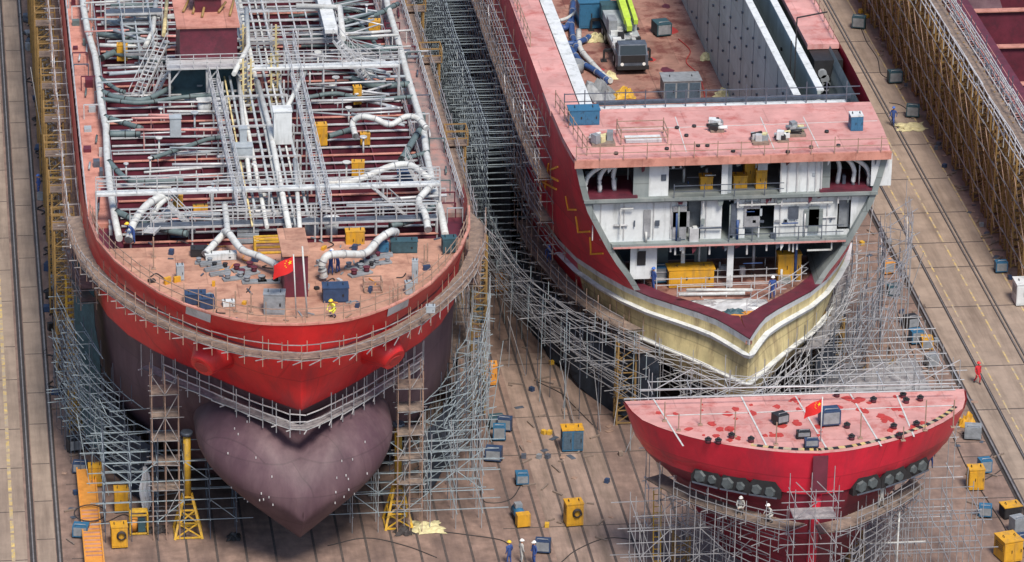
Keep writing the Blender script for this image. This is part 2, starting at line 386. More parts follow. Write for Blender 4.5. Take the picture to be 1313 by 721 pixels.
for i_ in range(26):
    k=R.randrange(4,15); j=R.choice(list(range(6,19))+list(range(22,35))); p=Vector(_B.v[k*_N+j]); q=(p-Vector((-20.5,-38,6.5))).normalized()*.05
    b=MB(); b.cb(tuple(p+q),.07,.08,.13,0,False); part('weld_pad',b,'galv_light',T)
for sg in (-1,1):
    for i_ in range(46):
        y=-30+i_*1.35+R.uniform(-.4,.4); x=-20.5+sg*R.uniform(11.3,12.9); b=MB(); k=R.random()
        if k<.4: b.bar((x-.5,y,17.35),(x-.5,y,18.5),.08); b.bar((x-.5,y,18.5),(x+.6,y,18.5),.08); b.bar((x+.6,y,18.5),(x+.6,y,17.35),.08)
        elif k<.7: b.cb((x,y,17.35),R.uniform(.2,.6),R.uniform(.2,.9),R.uniform(.15,.7))
        else: b.tube([(x,y,17.6),(x+.1,y+R.uniform(1,2),17.6)],.08,6)
        part('walkway_fitting',b,R.choice(['galv_light','pipe_grey','maroon','galv_dark','duct_green']),T)
# hawse bosses
for sg in (-1,1):
    b=MB(); X=-20.5+sg*5.3; p=[(X-sg*1.2,-43.5,15.2),(X-sg*.2,-45.2,15.3),(X+sg*.6,-46.5,15.1),(X+sg*1.2,-47.25,14.65)]
    b.tube(p,1,16,3,rs=lambda t:2.5-1.65*t**.75); b.cm=1
    b.tube([(X+sg*1.21,-47.27,14.64),(X+sg*1.23,-47.30,14.62)],.5,14); part('anchor_pocket',b,['red_hull','red_patch'],T)
# decks
b=MB(); cap(b,HL,17.0,.3,.08); part('main_deck',b,'maroon',T)
b=MB(); cap(b,HL,18.2,.1,.12,yaft=-33.2); part('forecastle_deck',b,'deck_tan',T)
for sg in (-1,1):
    b=MB(); p1=[(-20.5+sg*13.3,-28),(-20.5+sg*13.3,90),(-20.5+sg*11.2,90),(-20.5+sg*11.2,-28)]
    b.prism(p1 if sg<0 else p1[::-1],17.0,17.35); part('side_walkway',b,'deck_salmon' if sg<0 else 'walk_grey',T)
# transverse beams
beams=[]; y=-32.6
while y<62: beams.append(y); y+=1.55
for i,y in enumerate(beams):
    b=MB(); b.box(-31.5,-9.5,y-.05,y+.05,17.0,17.72); b.cm=1; b.box(-31.5,-9.5,y-.16,y+.1,17.72,17.78)
    part('deck_beam',b,['maroon','galv_light' if i%5 else 'deck_salmon'],T)
for X in (-28.3,-25.2,-15.6,-12.6):
    b=MB(); b.box(X-.04,X+.04,-33,62,17.0,17.70); part('deck_girder',b,'maroon',T)
# side railings
def railing(name,path,z,h,T_,mat_='galv_light',sp=1.6,n=3,w=.05,jit=0):
    b=MB(); 
    for i in range(len(path)-1):
        for k in range(n): b.bar((*path[i],z+h*(k+1)/n),(*path[i+1],z+h*(k+1)/n),w)
    L=0
    for i in range(len(path)-1):
        a,c=path[i],path[i+1]; d=math.hypot(c[0]-a[0],c[1]-a[1]); t=sp-L if L else 0
        while t<d:
            x=a[0]+(c[0]-a[0])*t/d; y=a[1]+(c[1]-a[1])*t/d; b.bar((x,y,z),(x,y,z+h+R.uniform(0,jit)),w*1.2); t+=sp
        L=(sp-(t-d))%sp
    return part(name,b,mat_,T_)
railing('side_railing',[(-33.8,90),(-33.8,-28)],17.35,1.15,T)
railing('side_railing',[(-7.2,90),(-7.2,-28)],17.35,1.15,T)
railing('inner_railing',[(-31.7,90),(-31.7,-27)],17.4,1.1,T,'galv')
railing('inner_railing',[(-9.4,90),(-9.4,-27)],17.4,1.1,T,'galv')
railing('bow_railing',HL.path(19.1,-.12,ymax=-28),19.12,1.0,T,'rust_pole',1.3,2,.045,.5)
# long white side pipes
def pxp(pts,z): return [G3(x,y,z) for x,y in pts]
PZ=17.9
for pts,r in (([(103,-40),(107,10),(112,38),(122,72),(126,100),(129,130),(136,165),(137,200),(141,240),(147,280),(153,306)],.25),
              ([(488,-40),(497,8),(512,58),(519,85),(532,130),(543,165),(547,200),(556,240),(566,275),(571,302)],.26)):
    b=MB(); b.tube(pxp(pts,PZ+.5),r,10); part('side_pipe',b,'white_pipe',T)
# central pipe rack : longitudinals
for k,(X,z,r,mt) in enumerate([(-22.2,19.1,.13,'pipe_grey'),(-21.6,19.1,.2,'white_pipe'),(-20.9,19.1,.13,'pipe_grey'),(-20.3,19.1,.24,'white_pipe'),(-19.6,19.1,.12,'pipe_grey'),(-19.1,19.1,.1,'white_pipe'),(-22.6,19.1,.09,'primer_cream'),(-18.6,19.1,.14,'pipe_grey')]):
    b=MB(); b.tube([(X,62,z),(X,-32+R.uniform(-2,2),z)],r*.75,8); part('rack_pipe',b,mt,T)
for i,y in enumerate(np.arange(-31,60,3.1)):
    b=MB(); b.bar((-22.9,y,17),(-22.9,y,19.6),.14); b.bar((-18.3,y,17),(-18.3,y,19.6),.14); b.bar((-22.9,y,18.85),(-18.3,y,18.85),.14)
    if i%2: b.bar((-22.9,y,19.6),(-18.3,y,19.6),.12)
    part('rack_frame',b,'galv_light',T)
# longitudinal catwalk next to the rack
def catwalk(name,a,c,w,T_,rail=1.05,truss=True,deckm='galv_dark',railm='galv_light',legs=None):
    A=Vector(a);C_=Vector(c); d=(C_-A); L=d.length; d.normalize(); s_=Vector((-d.y,d.x,0)).normalized()*w/2
    b=MB()
    if name=='catwalk':
        for q in (s_,-s_): b.bar(A+q,C_+q,.09,.14)
        k=int(L/.5)
        for j in range(k+1): p=A+d*(L*j/k); b.bar(p-s_,p+s_,.07,.04)
        deckm=railm
    else: b.bar(A,C_,w,.06)
    fl=part(name,b,deckm,T_)
    b=MB()
    for q in (s_,-s_):
        for h in (.5,rail): b.bar(A+q+Vector((0,0,h)),C_+q+Vector((0,0,h)),.05)
        k=int(L/1.5)+1
        for j in range(k+1):
            p=A+d*(L*j/k)+q; b.bar(p,p+Vector((0,0,rail)),.05)
        if truss:
            b.bar(A+q-Vector((0,0,.1)),C_+q-Vector((0,0,.1)),.14)
    sub('handrail',b,railm,fl,T_)
    if legs:
        k=max(1,int(L/4))
        for j in range(k+1):
            p=A+d*(L*j/k); b=MB()
            for q in (s_,-s_): b.bar(p+q,(p.x+q.x,p.y+q.y,legs),.11)
            b.bar(p+s_-Vector((0,0,.15)),p-s_-Vector((0,0,.15)),.11)
            sub('support',b,railm,fl,T_)
    return fl
catwalk('catwalk',(-23.6,-6,19.8),(-23.2,-32,19.8),.6,T,legs=17)
catwalk('catwalk',(-17.4,1,20.),(-17.4,-33,20.),.7,T,legs=17)
x1,y1=G(112,244,20); x2,y2=G(566,232,20)
catwalk('cross_walkway',(-33.2,-28.7,20),(-9.0,-28.7,20),.6,T,legs=17,deckm='white_paint')
catwalk('cross_walkway',(-21,-5.6,20.5),(-9.6,-5.6,20.5),.8,T,legs=17,deckm='white_paint')
catwalk('cross_walkway',(-31,-32.3,18.9),(-9.6,-32.3,18.9),.7,T,legs=17)
catwalk('cross_walkway',(-31,9,20.),(-26.6,9,20.),.9,T,legs=17)
# stairs (inclined ladders)
def stair(name,a,c,w,T_,m='galv_light',step=.35,label=None):
    A=Vector(a);C_=Vector(c); d=C_-A; s_=Vector((-d.y,d.x,0)); s_=(s_.normalized() if s_.length>.01 else Vector((1,0,0)))*w/2
    b=MB()
    for q in (s_,-s_):
        b.bar(A+q,C_+q,.06,.2)
        b.bar(A+q+Vector((0,0,.95)),C_+q+Vector((0,0,.95)),.05)
        for t in (.0,.33,.66,1.): b.bar(A.lerp(C_,t)+q,A.lerp(C_,t)+q+Vector((0,0,.95)),.045)
    k=int(d.length/step)
    for j in range(1,k): p=A.lerp(C_,j/k); b.bar(p-s_,p+s_,.16,.04)
    return part(name,b,m,T_,label)
stair('stairway',G3(172,132,17.5),G3(208,56,21),.9,T); stair('stairway',G3(196,128,17.5),G3(212,92,20),.8,T)
stair('stairway',G3(486,122,17.5),G3(430,50,21.5),.9,T); stair('stairway',G3(478,84,18),G3(440,60,20.5),.8,T)
stair('stairway',G3(518,275,17.6),G3(480,242,20),.8,T); stair('stairway',G3(226,262,17.6),G3(190,300,19.2),.8,T)
stair('stairway',G3(250,296,18),G3(216,262,20),.7,T); stair('stairway',G3(540,245,17.6),G3(520,205,20),.7,T)
# raised grid platforms forward of the mast house
def gridplat(x0,x1,y0,y1,z,T_,m='galv_light'):
    b=MB()
    for X in (x0,x1): b.bar((X,y0,z),(X,y1,z),.14,.2)
    for Y in (y0,(y0+y1)/2,y1): b.bar((x0,Y,z-.01),(x1,Y,z-.01),.14,.2)
    pl=part('platform_frame',b,'galv',T_)
    b=MB()
    nx=max(2,int((x1-x0)/1.)); ny=max(2,int((y1-y0)/1.9))
    for i in range(nx+1): X=x0+(x1-x0)*i/nx; b.bar((X,y0,z+.12),(X,y1,z+.12),.11)
    for j in range(ny+1): Y=y0+(y1-y0)*j/ny; b.bar((x0,Y,z+.26),(x1,Y,z+.26),.11)
    for i in range(nx+1):
        for Y in (y0,y1): X=x0+(x1-x0)*i/nx; b.bar((X,Y,17.2),(X,Y,z+1.1),.08)
    for Y in (y0,y1):
        for h in (.6,1.1): b.bar((x0,Y,z+h),(x1,Y,z+h),.05)
    for X in (x0,x1):
        for h in (.6,1.1): b.bar((X,y0,z+h),(X,y1,z+h),.05)
    sub('beam_grid',b,m,pl,T_)
gridplat(-20.8,-13.4,2.,17,19.6,T); gridplat(-29.8,-27.6,2,16,19.0,T,'pipe_grey'); gridplat(-20.4,-13,19,40,19.8,T)
b=MB(); b.box(-14.6,-13.6,1,40,20.6,20.9); part('side_duct',b,'white_paint',T)
# mast house in maroon with pink roof
x0,yh=G(229,83,18); 
H_=MB(); H_.box(-25.9,-21.6,-3.6,2.2,17.0,23.0); hs=part('deck_house',H_,'maroon',T)
q=MB(); q.box(-26.15,-21.4,-3.8,2.4,23.0,23.15); sub('house_roof',q,'deck_salmon',hs,T)
q=MB(); q.box(-24.6,-22.6,-.6,1.4,23.15,24.3); q.box(-24.9,-22.3,-.8,1.6,24.3,24.45); sub('roof_housing',q,'maroon',hs,T)
q=MB(); q.box(-27.0,-21.0,-5.6,-3.7,20.4,20.5)
for X in np.arange(-27,-20.9,1.0):
    q.bar((X,-5.6,20.5),(X,-5.6,21.6),.05)
for h in (20.95,21.3,21.6): q.bar((-27,-5.6,h),(-21,-5.6,h),.05)
for X in (-26.8,-24,-21.2): q.bar((X,-5.3,17.5),(X,-5.3,20.4),.16); q.bar((X,-5.3,19.2),(X+.9 if X<-22 else X-.9,-5.3,20.4),.1)
sub('house_balcony',q,'galv_light',hs,T)
q=MB(); q.box(-26.6,-21.4,-3.75,-3.65,17.2,20.3); sub('lower_front',q,'dark_teal',hs,T)
q=MB()
for i in range(6): q.tube([(-25.5+i*.7+R.uniform(-.2,.2),-1+R.uniform(-1,1),23.3),(-25+i*.7,1+R.uniform(-1,1),23.6+R.uniform(0,.3))],.1,6)
sub('roof_clutter',q,'yellow_lattice',hs,T)
# forward mast foundation on the forecastle
q=MB(); q.box(-21.2,-19.6,-44.2,-41.2,18.2,21.2); fm=part('mast_foundation',q,'maroon',T)
q=MB(); q.box(-21.35,-19.45,-44.3,-39.5,21.2,21.32); sub('foundation_top',q,'deck_tan',fm,T)
# yellow pillars by the rack
for px,py in ((312,140),(322,140),(348,133),(356,133),(312,95),(354,95)):
    x,y=G(px,py,17.6); b=MB(); b.bar((x,y,17.2),(x,y,21.6),.14)
    for k in range(9): b.bar((x-.25,y,17.6+k*.45),(x+.25,y,17.8+k*.45),.06)
    part('rack_ladder',b,'primer_cream',T)
# grey lockers standing on the rack
for (px,py,w,d,h,mt) in ((362,180,1.3,1.2,2.5,'white_paint'),(311,200,1.4,.9,.9,'pipe_grey'),(225,172,.8,.7,1.4,'pipe_grey'),(312,196,.5,.5,2,'pipe_grey')):
    x,y=G(px,py,19.4); b=MB(); b.cb((x,y,19.3),w,d,h); b.cb((x,y,19.3+h),w+.1,d+.1,.08); part('deck_locker',b,mt,T)
# diagonal braces and transverse pipes
pipes=[([(392,92),(368,138)],20,.22,'white_pipe'),([(205,90),(140,95)],19,.2,'pipe_grey'),([(310,62),(250,55),(205,62)],19,.14,'pipe_grey'),
 ([(130,30),(190,24),(225,20)],18.8,.22,'white_pipe'),([(128,58),(180,60)],18.6,.2,'white_pipe'),([(125,44),(160,48),(175,40)],18.4,.3,'duct_green'),
 ([(440,45),(500,40)],18.8,.16,'white_pipe'),([(430,85),(515,80)],19,.2,'pipe_grey'),([(440,100),(520,98)],18.6,.14,'pipe_grey'),
 ([(380,8),(436,10),(440,50)],21,.3,'white_pipe'),([(316,12),(318,60),(300,95)],21,.24,'white_pipe'),([(200,0),(196,40),(186,60)],19.5,.24,'white_pipe'),([(214,0),(210,45)],19.8,.2,'primer_cream'),
 ([(378,205),(385,300)],19.6,.2,'white_pipe'),([(330,105),(345,160),(372,300)],19.6,.26,'white_pipe'),([(305,90),(312,160),(320,230)],19.4,.2,'white_pipe')]
for pts,z,r,mt in pipes:
    b=MB(); b.tube(pxp(pts,z),r*.8,8); part('deck_pipe',b,mt,T)
rr=random.Random(3)
for i in range(95):     # small fittings pipes on deck between beams
    y=rr.uniform(-32,30); x0=rr.uniform(-31,-12); l=rr.uniform(1.5,7); z=17.9+rr.uniform(0,1.2)
    if -25<x0<-16 : x0-=8
    b=MB(); b.tube([(x0,y,z),(x0+l,y+rr.uniform(-.6,.6),z)],rr.uniform(.05,.12),6)
    for k in (.1,.9): b.bar((x0+l*k,y,17.1),(x0+l*k,y,z),.07)
    part('branch_pipe',b,rr.choice(['galv_light','white_pipe','pipe_grey','deck_pink']),T)
for i in range(60):
    y=rr.uniform(-31,30); x=rr.uniform(-31,-10); b=MB(); h=rr.uniform(.8,2.2)
    b.cyl((x,y,17.1),.07,h,6); b.cyl((x,y,17.1+h),rr.uniform(.12,.3),.12,10); part('vent_post',b,rr.choice(['galv_light','pipe_grey','white_pipe']),T)
for px,py in ((262,127),(285,129),(400,282),(425,280),(372,282)):
    x,y=G(px,py,18.4); b=MB(); b.cyl((x,y,17.1),.5,1.2,16); b.cyl((x,y,18.3),.62,.12,16); part('tank_hatch',b,'white_paint',T)
# upper port & starboard cluttered pipe rows near the top of the picture
for i in range(80):
    y=rr.uniform(-12,32); sdx=rr.choice([(-31.3,-26.5),(-13.8,-9.6),(-13.8,-9.6),(-17,-10)]); y+=8 if sdx[0]<-20 else 0; z=rr.uniform(18,19.6)
    b=MB(); b.tube([(sdx[0]+rr.uniform(0,1),y,z),(sdx[1]-rr.uniform(0,1),y+rr.uniform(-3,3),z+rr.uniform(-.4,.4))],rr.uniform(.05,.15),7)
    part('crossing_pipe',b,rr.choice(['duct_green','pipe_grey','galv','pipe_grey','galv_light','duct_green']),T)

# ======== RIGHT SHIP (hull section open at the front) ========
V=thing('ship_hull_section','open-fronted crimson hull on the right showing white decks inside above a cream V-shaped bow','ship',(12.4,0,0))
b=MB(); CY_=-26.
HR.mesh(b,1.6,4.4,6,m=1); HR.mesh(b,4.4,9.2,8,lambda x,y,z:y<-20,m=2); HR.mesh(b,4.4,9.2,8,lambda x,y,z:y>=-20,m=0); HR.mesh(b,9.2,9.5,1,lambda x,y,z:y<-20,m=2); HR.mesh(b,9.5,10.0,1,lambda x,y,z:y<-14,m=3); HR.mesh(b,9.2,9.5,1,lambda x,y,z:y>=-20,m=0); HR.mesh(b,9.5,10.0,1,lambda x,y,z:y>=-14,m=0)
# above the cut: clip rows at CY_
def clipped(H,z,ycut,side):
    r=H.row(z); ys=np.array(r[:,0]); out=[(ycut,H.half(z,ycut))]+[(float(y),float(h)) for y,h in r if y>ycut+.3]
    # fixed count
    yy=ycut+(AFT-ycut)*np.linspace(0,1,26)**1.8
    return [(H.cx+side*H.half(z,y),float(y)) for y in yy]
for sd in (-1,1):
    rows=[[(x,y,z) for x,y in clipped(HR,z,CY_,sd)] for z in np.linspace(10,20.5,11)]
    b.cm=0; b.sheet(rows if sd>0 else [r[::-1] for r in rows])
part('hull',b,['crimson_hull','purple_hull','primer_cream','white_paint'],V)
b=MB()      # inner shell, 0.5 m in, primer coloured, and the cut edge
for sd in (-1,1):
    o=[(HR.cx+sd*HR.half(z,CY_),CY_-.02,z) for z in np.linspace(10,20.4,11)]; i2=[(p[0]-sd*.45,p[1],p[2]) for p in o]
    bk=[(p[0]-sd*.45,p[1]+60,p[2]) for p in o]; bk=[(HR.cx+sd*(HR.half(z,34.)-.45),34.,z) for z in np.linspace(10,20.4,11)]
    b.sheet([o,i2,bk],False)
part('inner_shell',b,'primer_grey',V)
# maroon rim and shelf of the cut deck
b=MB(); o=HR.path(10.,.04,ymax=-12); i2=HR.path(10.,-1.5,ymax=-12)
hi=[p for p in HR.path(10.,0,ymax=-12)]; n=len(hi)
inn=[]
for (x,y) in hi:
    dx=x-HR.cx; w=1.25 if abs(dx)>1.3 else abs(dx)*.96; inn.append((x-math.copysign(w,dx) if dx else x, y+(1.6 if abs(dx)<1.3 else .5)))
b.sheet([[(x,y,10.06) for x,y in hi],[(x,y,10.06) for x,y in inn]],False); part('rim_plate',b,'maroon',V)
b=MB(); p=HR.path(9.7,-.3); b.prism(p,9.5,9.75); part('cut_deck',b,'floor_brown',V)
b=MB(); p=[(x,y) for x,y in inn if y<-27.5]; 
if len(p)>3: b.prism(p,9.76,9.80); part('bow_web_floor',b,'primer_grey',V)
b=MB(); b.prism([(11.6,-32.4),(12.4,-34.2),(13.2,-32.4),(14.6,-30.2),(10.2,-30.2)],9.81,9.95); part('bow_breast_plate',b,'orange_box',V)
# lower white band
b=MB()
for off,z0,z1 in ((.3,8.55,8.85),(.3,6.3,6.5)):
    o1=HR.path(z0,off,ymax=-15); o2=HR.path(z1,off+.15,ymax=-15); o3=HR.path(z1,-.1,ymax=-15)
    b.sheet([[(x,y,z0) for x,y in o1],[(x,y,z1) for x,y in o2],[(x,y,z1) for x,y in o3]],False)
part('bow_fender_strake',b,'white_paint',V)
# decks of the block: top 20.5, 17.2, 13.7
def deckplate(z,y1,th,mats,name,y0=CY_,ins=.0):
    b=MB(); ys=np.linspace(y0,y1,8); L_=[(HR.cx-HR.half(z-.1,y)+ins,float(y)) for y in ys]; R_=[(HR.cx+HR.half(z-.1,y)-ins,float(y)) for y in ys]
    b.prism(L_[::-1]+R_,z-th,z); return part(name,b,mats,V)
deckplate(20.52,-16.6,.45,'deck_pink','top_deck',y0=CY_-.45)
deckplate(17.2,-17.5,.35,'primer_grey','middle_deck',ins=.5)
deckplate(13.7,-17.5,.35,'primer_grey','lower_deck',ins=.5)
b=MB(); b.box(.9,23.9,-26.55,-26.46,19.85,20.45); part('top_deck_fascia',b,'deck_salmon',V)
b=MB(); b.box(1.7,23.1,-26.2,-26.0,17.0,17.22); b.box(3.8,21,-26.2,-26.0,13.5,13.72); part('deck_edge_plate',b,'primer_grey',V)
b=MB(); b.box(3.9,20.9,-26.26,-26.2,13.42,13.54); part('red_edge_strip',b,'deck_pink',V)
# back bulkhead behind the rooms
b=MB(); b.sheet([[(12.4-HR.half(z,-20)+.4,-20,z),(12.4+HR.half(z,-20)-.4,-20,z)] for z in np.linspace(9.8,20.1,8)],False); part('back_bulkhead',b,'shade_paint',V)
# side decks aft
b=MB(); b.prism([(.45,-16.6),(2.7,-16.6),(2.7,80),(.45,80)],20.1,20.5); part('side_deck',b,'deck_pink',V)
b=MB(); b.prism([(21.9,-4.),(24.35,-4.),(24.35,80),(21.9,80)],20.1,20.5); part('side_deck',b,'deck_pink',V)
# longitudinal bulkheads
b=MB(); b.box(18.95,19.2,-15.5,80,9.7,20.3); w=part('longitudinal_bulkhead',b,'bulkhead_grey',V)
q=MB(); q.box(18.9,19.45,-15.5,80,20.3,20.42); sub('bulkhead_cap',q,'white_paint',w,V)
for i in range(24):
    for j in range(5):
        if R.random()<.75: q=MB(); q.cb((18.86,-13+i*2.6+R.uniform(-.2,.2),10.8+j*2+R.uniform(-.3,.3)),.12,.2,.17); sub('lifting_lug',q,'galv_dark',w,V)
for i in range(13): q=MB(); q.box(18.93,18.95,-13+i*5.2,-12.92+i*5.2,9.8,20.2); sub('weld_seam',q,'galv_dark',w,V)
b=MB(); b.box(20.9,21.15,-13.5,80,9.7,20.3); w=part('longitudinal_bulkhead',b,'bulkhead_grey',V)
q=MB(); q.box(20.85,21.4,-13.5,80,20.3,20.42); sub('bulkhead_cap',q,'white_paint',w,V)
for i in range(22): q=MB(); q.cb((20.84,-11+i*3,17+R.uniform(-3,2)),.14,.26,.24); sub('lifting_lug',q,'black',w,V)
b=MB(); b.box(3.3,3.55,-15.5,80,9.7,20.2); w=part('longitudinal_bulkhead',b,'white_paint',V)
q=MB(); q.box(2.85,3.8,-15.5,80,20.2,20.32); sub('bulkhead_cap',q,'white_paint',w,V)
# hatch coaming pipe line behind top deck
b=MB(); b.box(4.0,22.5,-16.5,-15.9,20.2,20.5); part('coaming',b,'white_paint',V)
b=MB(); b.bar((4,-15.6,20.6),(23,-15.6,20.6),.22); part('coaming_pipe',b,'galv_dark',V)
# rooms in the cut face: vertical bulkheads (white panels)
def room(px0,px1,yt,yb,y,mt,name='room_bulkhead',lab=None,z0=None,z1=None):
    from_z=z0; 
    xa=Gy(px0,(yt+yb)/2,y)[0]; xb=Gy(px1,(yt+yb)/2,y)[0]
    b=MB(); fr=[];bk=[]
    for z in np.linspace(z0,z1,5):
        lo,hi_=(HR.cx-HR.half(z,y)+.42,HR.cx+HR.half(z,y)-.42) if name!='wing_panel' else (-99,99)
        A_,B_=max(xa,lo),min(xb,hi_); A_=min(A_,B_-.01) if xa<HR.cx else A_; B_=max(B_,A_+.01)
        fr.append([(A_,y-.06,z),(B_,y-.06,z)]); bk.append([(B_,y+.06,z),(A_,y+.06,z)])
    b.sheet(fr,False); b.sheet(bk,False); b.sheet([[r[1] for r in fr],[r[0] for r in bk]],False); b.sheet([[r[1] for r in bk],[r[0] for r in fr]],False)
    return part(name,b,mt,V,lab)
def Gy(px,py,y):
    d=MM.T@np.array([(px-CX)/FPX,(py-CY)/FPX,1.]); t=(y-CAM[1])/d[1]; w=CAM+t*d; return float(w[0]),float(w[2])
# top level (z 17.2-20.1)
room(812,832,215,250,-25.7,'primer_grey',z0=17.2,z1=20.08); room(832,857,215,250,-25.6,'white_paint',z0=17.2,z1=20.08)
p_=room(1000,1054,215,250,-25.6,'white_paint',z0=17.2,z1=20.08)
for px in (1001,1010,1022,1036,1046,1053): q=MB(); x=Gy(px,230,-25.68)[0]; q.box(x-.05,x+.05,-25.78,-25.66,17.2,20.08); sub('stiffener',q,'galv_light',p_,V)
room(1054,1064,215,250,-25.5,'primer_grey',z0=17.2,z1=20.08)
room(925,933,215,250,-25.6,'white_paint',z0=17.2,z1=20.08,name='room_pillar'); room(932,938,215,250,-25.4,'pipe_grey',z0=17.2,z1=20.08,name='room_pillar')
room(1117,1143,205,235,-25.9,'white_paint',z0=17.6,z1=20.05,name='wing_panel')
# swooping white brackets in the wings
for sg,xw in ((-1,1.6),(1,22.9)):
    for k in range(3):
        b=MB(); x0=xw-sg*.1; b.tube([(x0-sg*(.2+k*1.1),-25.3+k*.3,17.4),(x0-sg*(.3+k*1.0),-25.3+k*.3,18.6),(x0-sg*(1.2+k*.7),-25.3+k*.3,19.4),(x0-sg*(2.2+k*.6),-25.3,19.6)],.17,8,5); part('curved_bracket',b,'white_paint',V)
    b=MB(); b.box(min(xw,xw-sg*4),max(xw,xw-sg*4),-26.0,-22,17.2,17.4); part('wing_floor',b,'maroon',V)
# middle level (13.7 - 16.85): white wall with openings
wall=[(752,880,'white_paint'),(898,925,'white_paint'),(940,955,'white_paint'),(972,974,'white_paint'),(992,1073,'white_paint'),(1090,1118,'white_paint')]
for k,(a,c,mt) in enumerate(wall):
    room(a,c,270,300,-25.5,mt,z0=13.7,z1=16.84)
room(974,992,262,272,-25.5,'white_paint',z0=16.35,z1=16.84); room(1073,1090,262,268,-25.5,'white_paint',z0=16.4,z1=16.84); room(955,972,262,268,-25.5,'white_paint',z0=16.5,z1=16.84)
room(1073,1090,262,268,-25.5,'white_paint',z0=13.7,z1=14.1)
room(882,897,270,300,-24.4,'grey_machine',z0=13.7,z1=16.84,name='inner_door'); room(956,971,270,300,-24.4,'grey_machine',z0=13.7,z1=16.84,name='inner_door'); room(1075,1088,268,296,-25.0,'grey_machine',z0=14.1,z1=16.4,name='inner_door')
for px in (760,770,800,838,860,905,1000,1020,1040,1060): b=MB(); x=Gy(px,285,-25.6)[0]; b.box(x-.035,x+.035,-25.66,-25.57,13.9,16.8); part('wall_stiffener',b,'galv_light',V)
b=MB(); x1=Gy(948,262,-26)[0]; x2=Gy(1068,262,-26)[0]
b.bar((x1,-25.9,16.4),(x2,-25.9,16.4),.1); b.bar((Gy(796,280,-26)[0],-25.9,14.4),(Gy(796,280,-26)[0],-25.9,16.4),.08); b.bar((Gy(796,280,-26)[0],-25.9,16.4),(Gy(812,280,-26)[0],-25.9,16.4),.08); part('wall_pipe',b,'white_pipe',V)
# bottom level (10 - 13.3)
room(808,842,322,350,-25.2,'white_paint',z0=10.6,z1=13.3); 
q=MB(); 
xa=Gy(817,330,-25.3)[0]; xb=Gy(828,330,-25.3)[0]; q.box(xa,xb,-25.32,-25.27,11.7,12.8); part('window_opening',q,'black',V)
room(842,856,322,365,-22,'primer_grey',z0=9.8,z1=13.3); room(932,940,320,365,-25.4,'white_paint',z0=9.8,z1=13.3,name='room_pillar'); room(890,906,320,350,-22,'primer_grey',z0=9.8,z1=13.3)
room(873,878,320,345,-24,'white_paint',z0=11.,z1=13.3,name='room_pillar')
# hanging cut stumps under decks
for z,xs in ((20.05,(743,748,873,890,896,902,907,985)),(16.84,(900,944,962,1000,1072)),(13.3,(860,866,876,910,958,983,1012,1017,1022))):
    for px in xs:
        b=MB(); x=Gy(px,(215 if z>18 else 320),-26)[0]; b.bar((x,-25.9,z),(x,-25.9,z-R.uniform(.3,.8)),.12); part('cut_pipe_stub',b,'galv_light',V)
b=MB(); xs=[Gy(p,320,-25.9)[0] for p in (1035,1066)]; b.bar((xs[0],-25.9,12.7),(xs[1],-25.9,12.7),.1); b.bar((xs[1],-25.9,12.7),(xs[1],-25.9,13.3),.1); part('lower_wall_pipe',b,'white_pipe',V)
for i_ in range(46):      # ragged plate ends left hanging where the decks were cut
    zt=R.choice([19.9,17.0,13.5,13.5]); hw=HR.half(zt,-26)-.7; x=12.4+R.uniform(-hw,hw); h=R.uniform(.15,.75); w_=R.uniform(.06,.5); y=-26.05+R.uniform(-.05,.1); b=MB(); b.add([(x,y,zt),(x+w_,y,zt),(x+w_*.8,y,zt-h*R.uniform(.3,1)),(x+w_*.2,y,zt-h),(x,y+.05,zt),(x+w_,y+.05,zt),(x+w_*.8,y+.05,zt-h*.6),(x+w_*.2,y+.05,zt-h)],[(0,1,2,3),(4,7,6,5),(0,3,7,4),(1,5,6,2),(3,2,6,7)]); part('cut_plate_end',b,R.choice(['white_paint','primer_grey','galv_dark','maroon']),V)
for i_ in range(24):
    lv=R.choice([17.2,13.7,13.7]); hw=HR.half(lv,-26)-1.2; x=12.4+R.uniform(-hw,hw); b=MB(); b.box(x,x+R.uniform(.2,1.4),-25.72,-25.67,lv+R.uniform(.1,2.),lv+R.uniform(2.1,2.9)) if R.random()<.4 else b.box(x,x+R.uniform(.1,.4),-25.72,-25.67,lv+1.2,lv+1.2+R.uniform(.15,.5)); part('primed_patch',b,R.choice(['primer_grey','galv','galv_dark','pipe_grey']),V)
for i_ in range(70):      # pipes, trays and brackets seen in the open rooms
    lv=R.choice([(17.2,19.9),(17.2,19.9),(13.7,16.6),(9.8,13.1),(9.8,13.1)]); hw=HR.half(lv[0],-25)-1.; x=12.4+R.uniform(-hw,hw); y=R.uniform(-25.2,-20.5) if lv[0]!=13.7 else R.uniform(-25.9,-25.65); z0=R.uniform(*lv); b=MB(); k=R.random()
    if k<.35: b.tube([(x,y,lv[0]),(x,y,z0)],R.uniform(.04,.12),6)
    elif k<.7: b.tube([(x,y,z0),(x+R.uniform(.6,2.2),y,z0)],R.uniform(.03,.09),6)
    else: b.cb((x,y,lv[0]),R.uniform(.2,.7),.4,R.uniform(.2,1.1))
    part('room_fitting',b,R.choice(['galv_light','pipe_grey','galv_dark','primer_grey','white_pipe','duct_blue']),V)
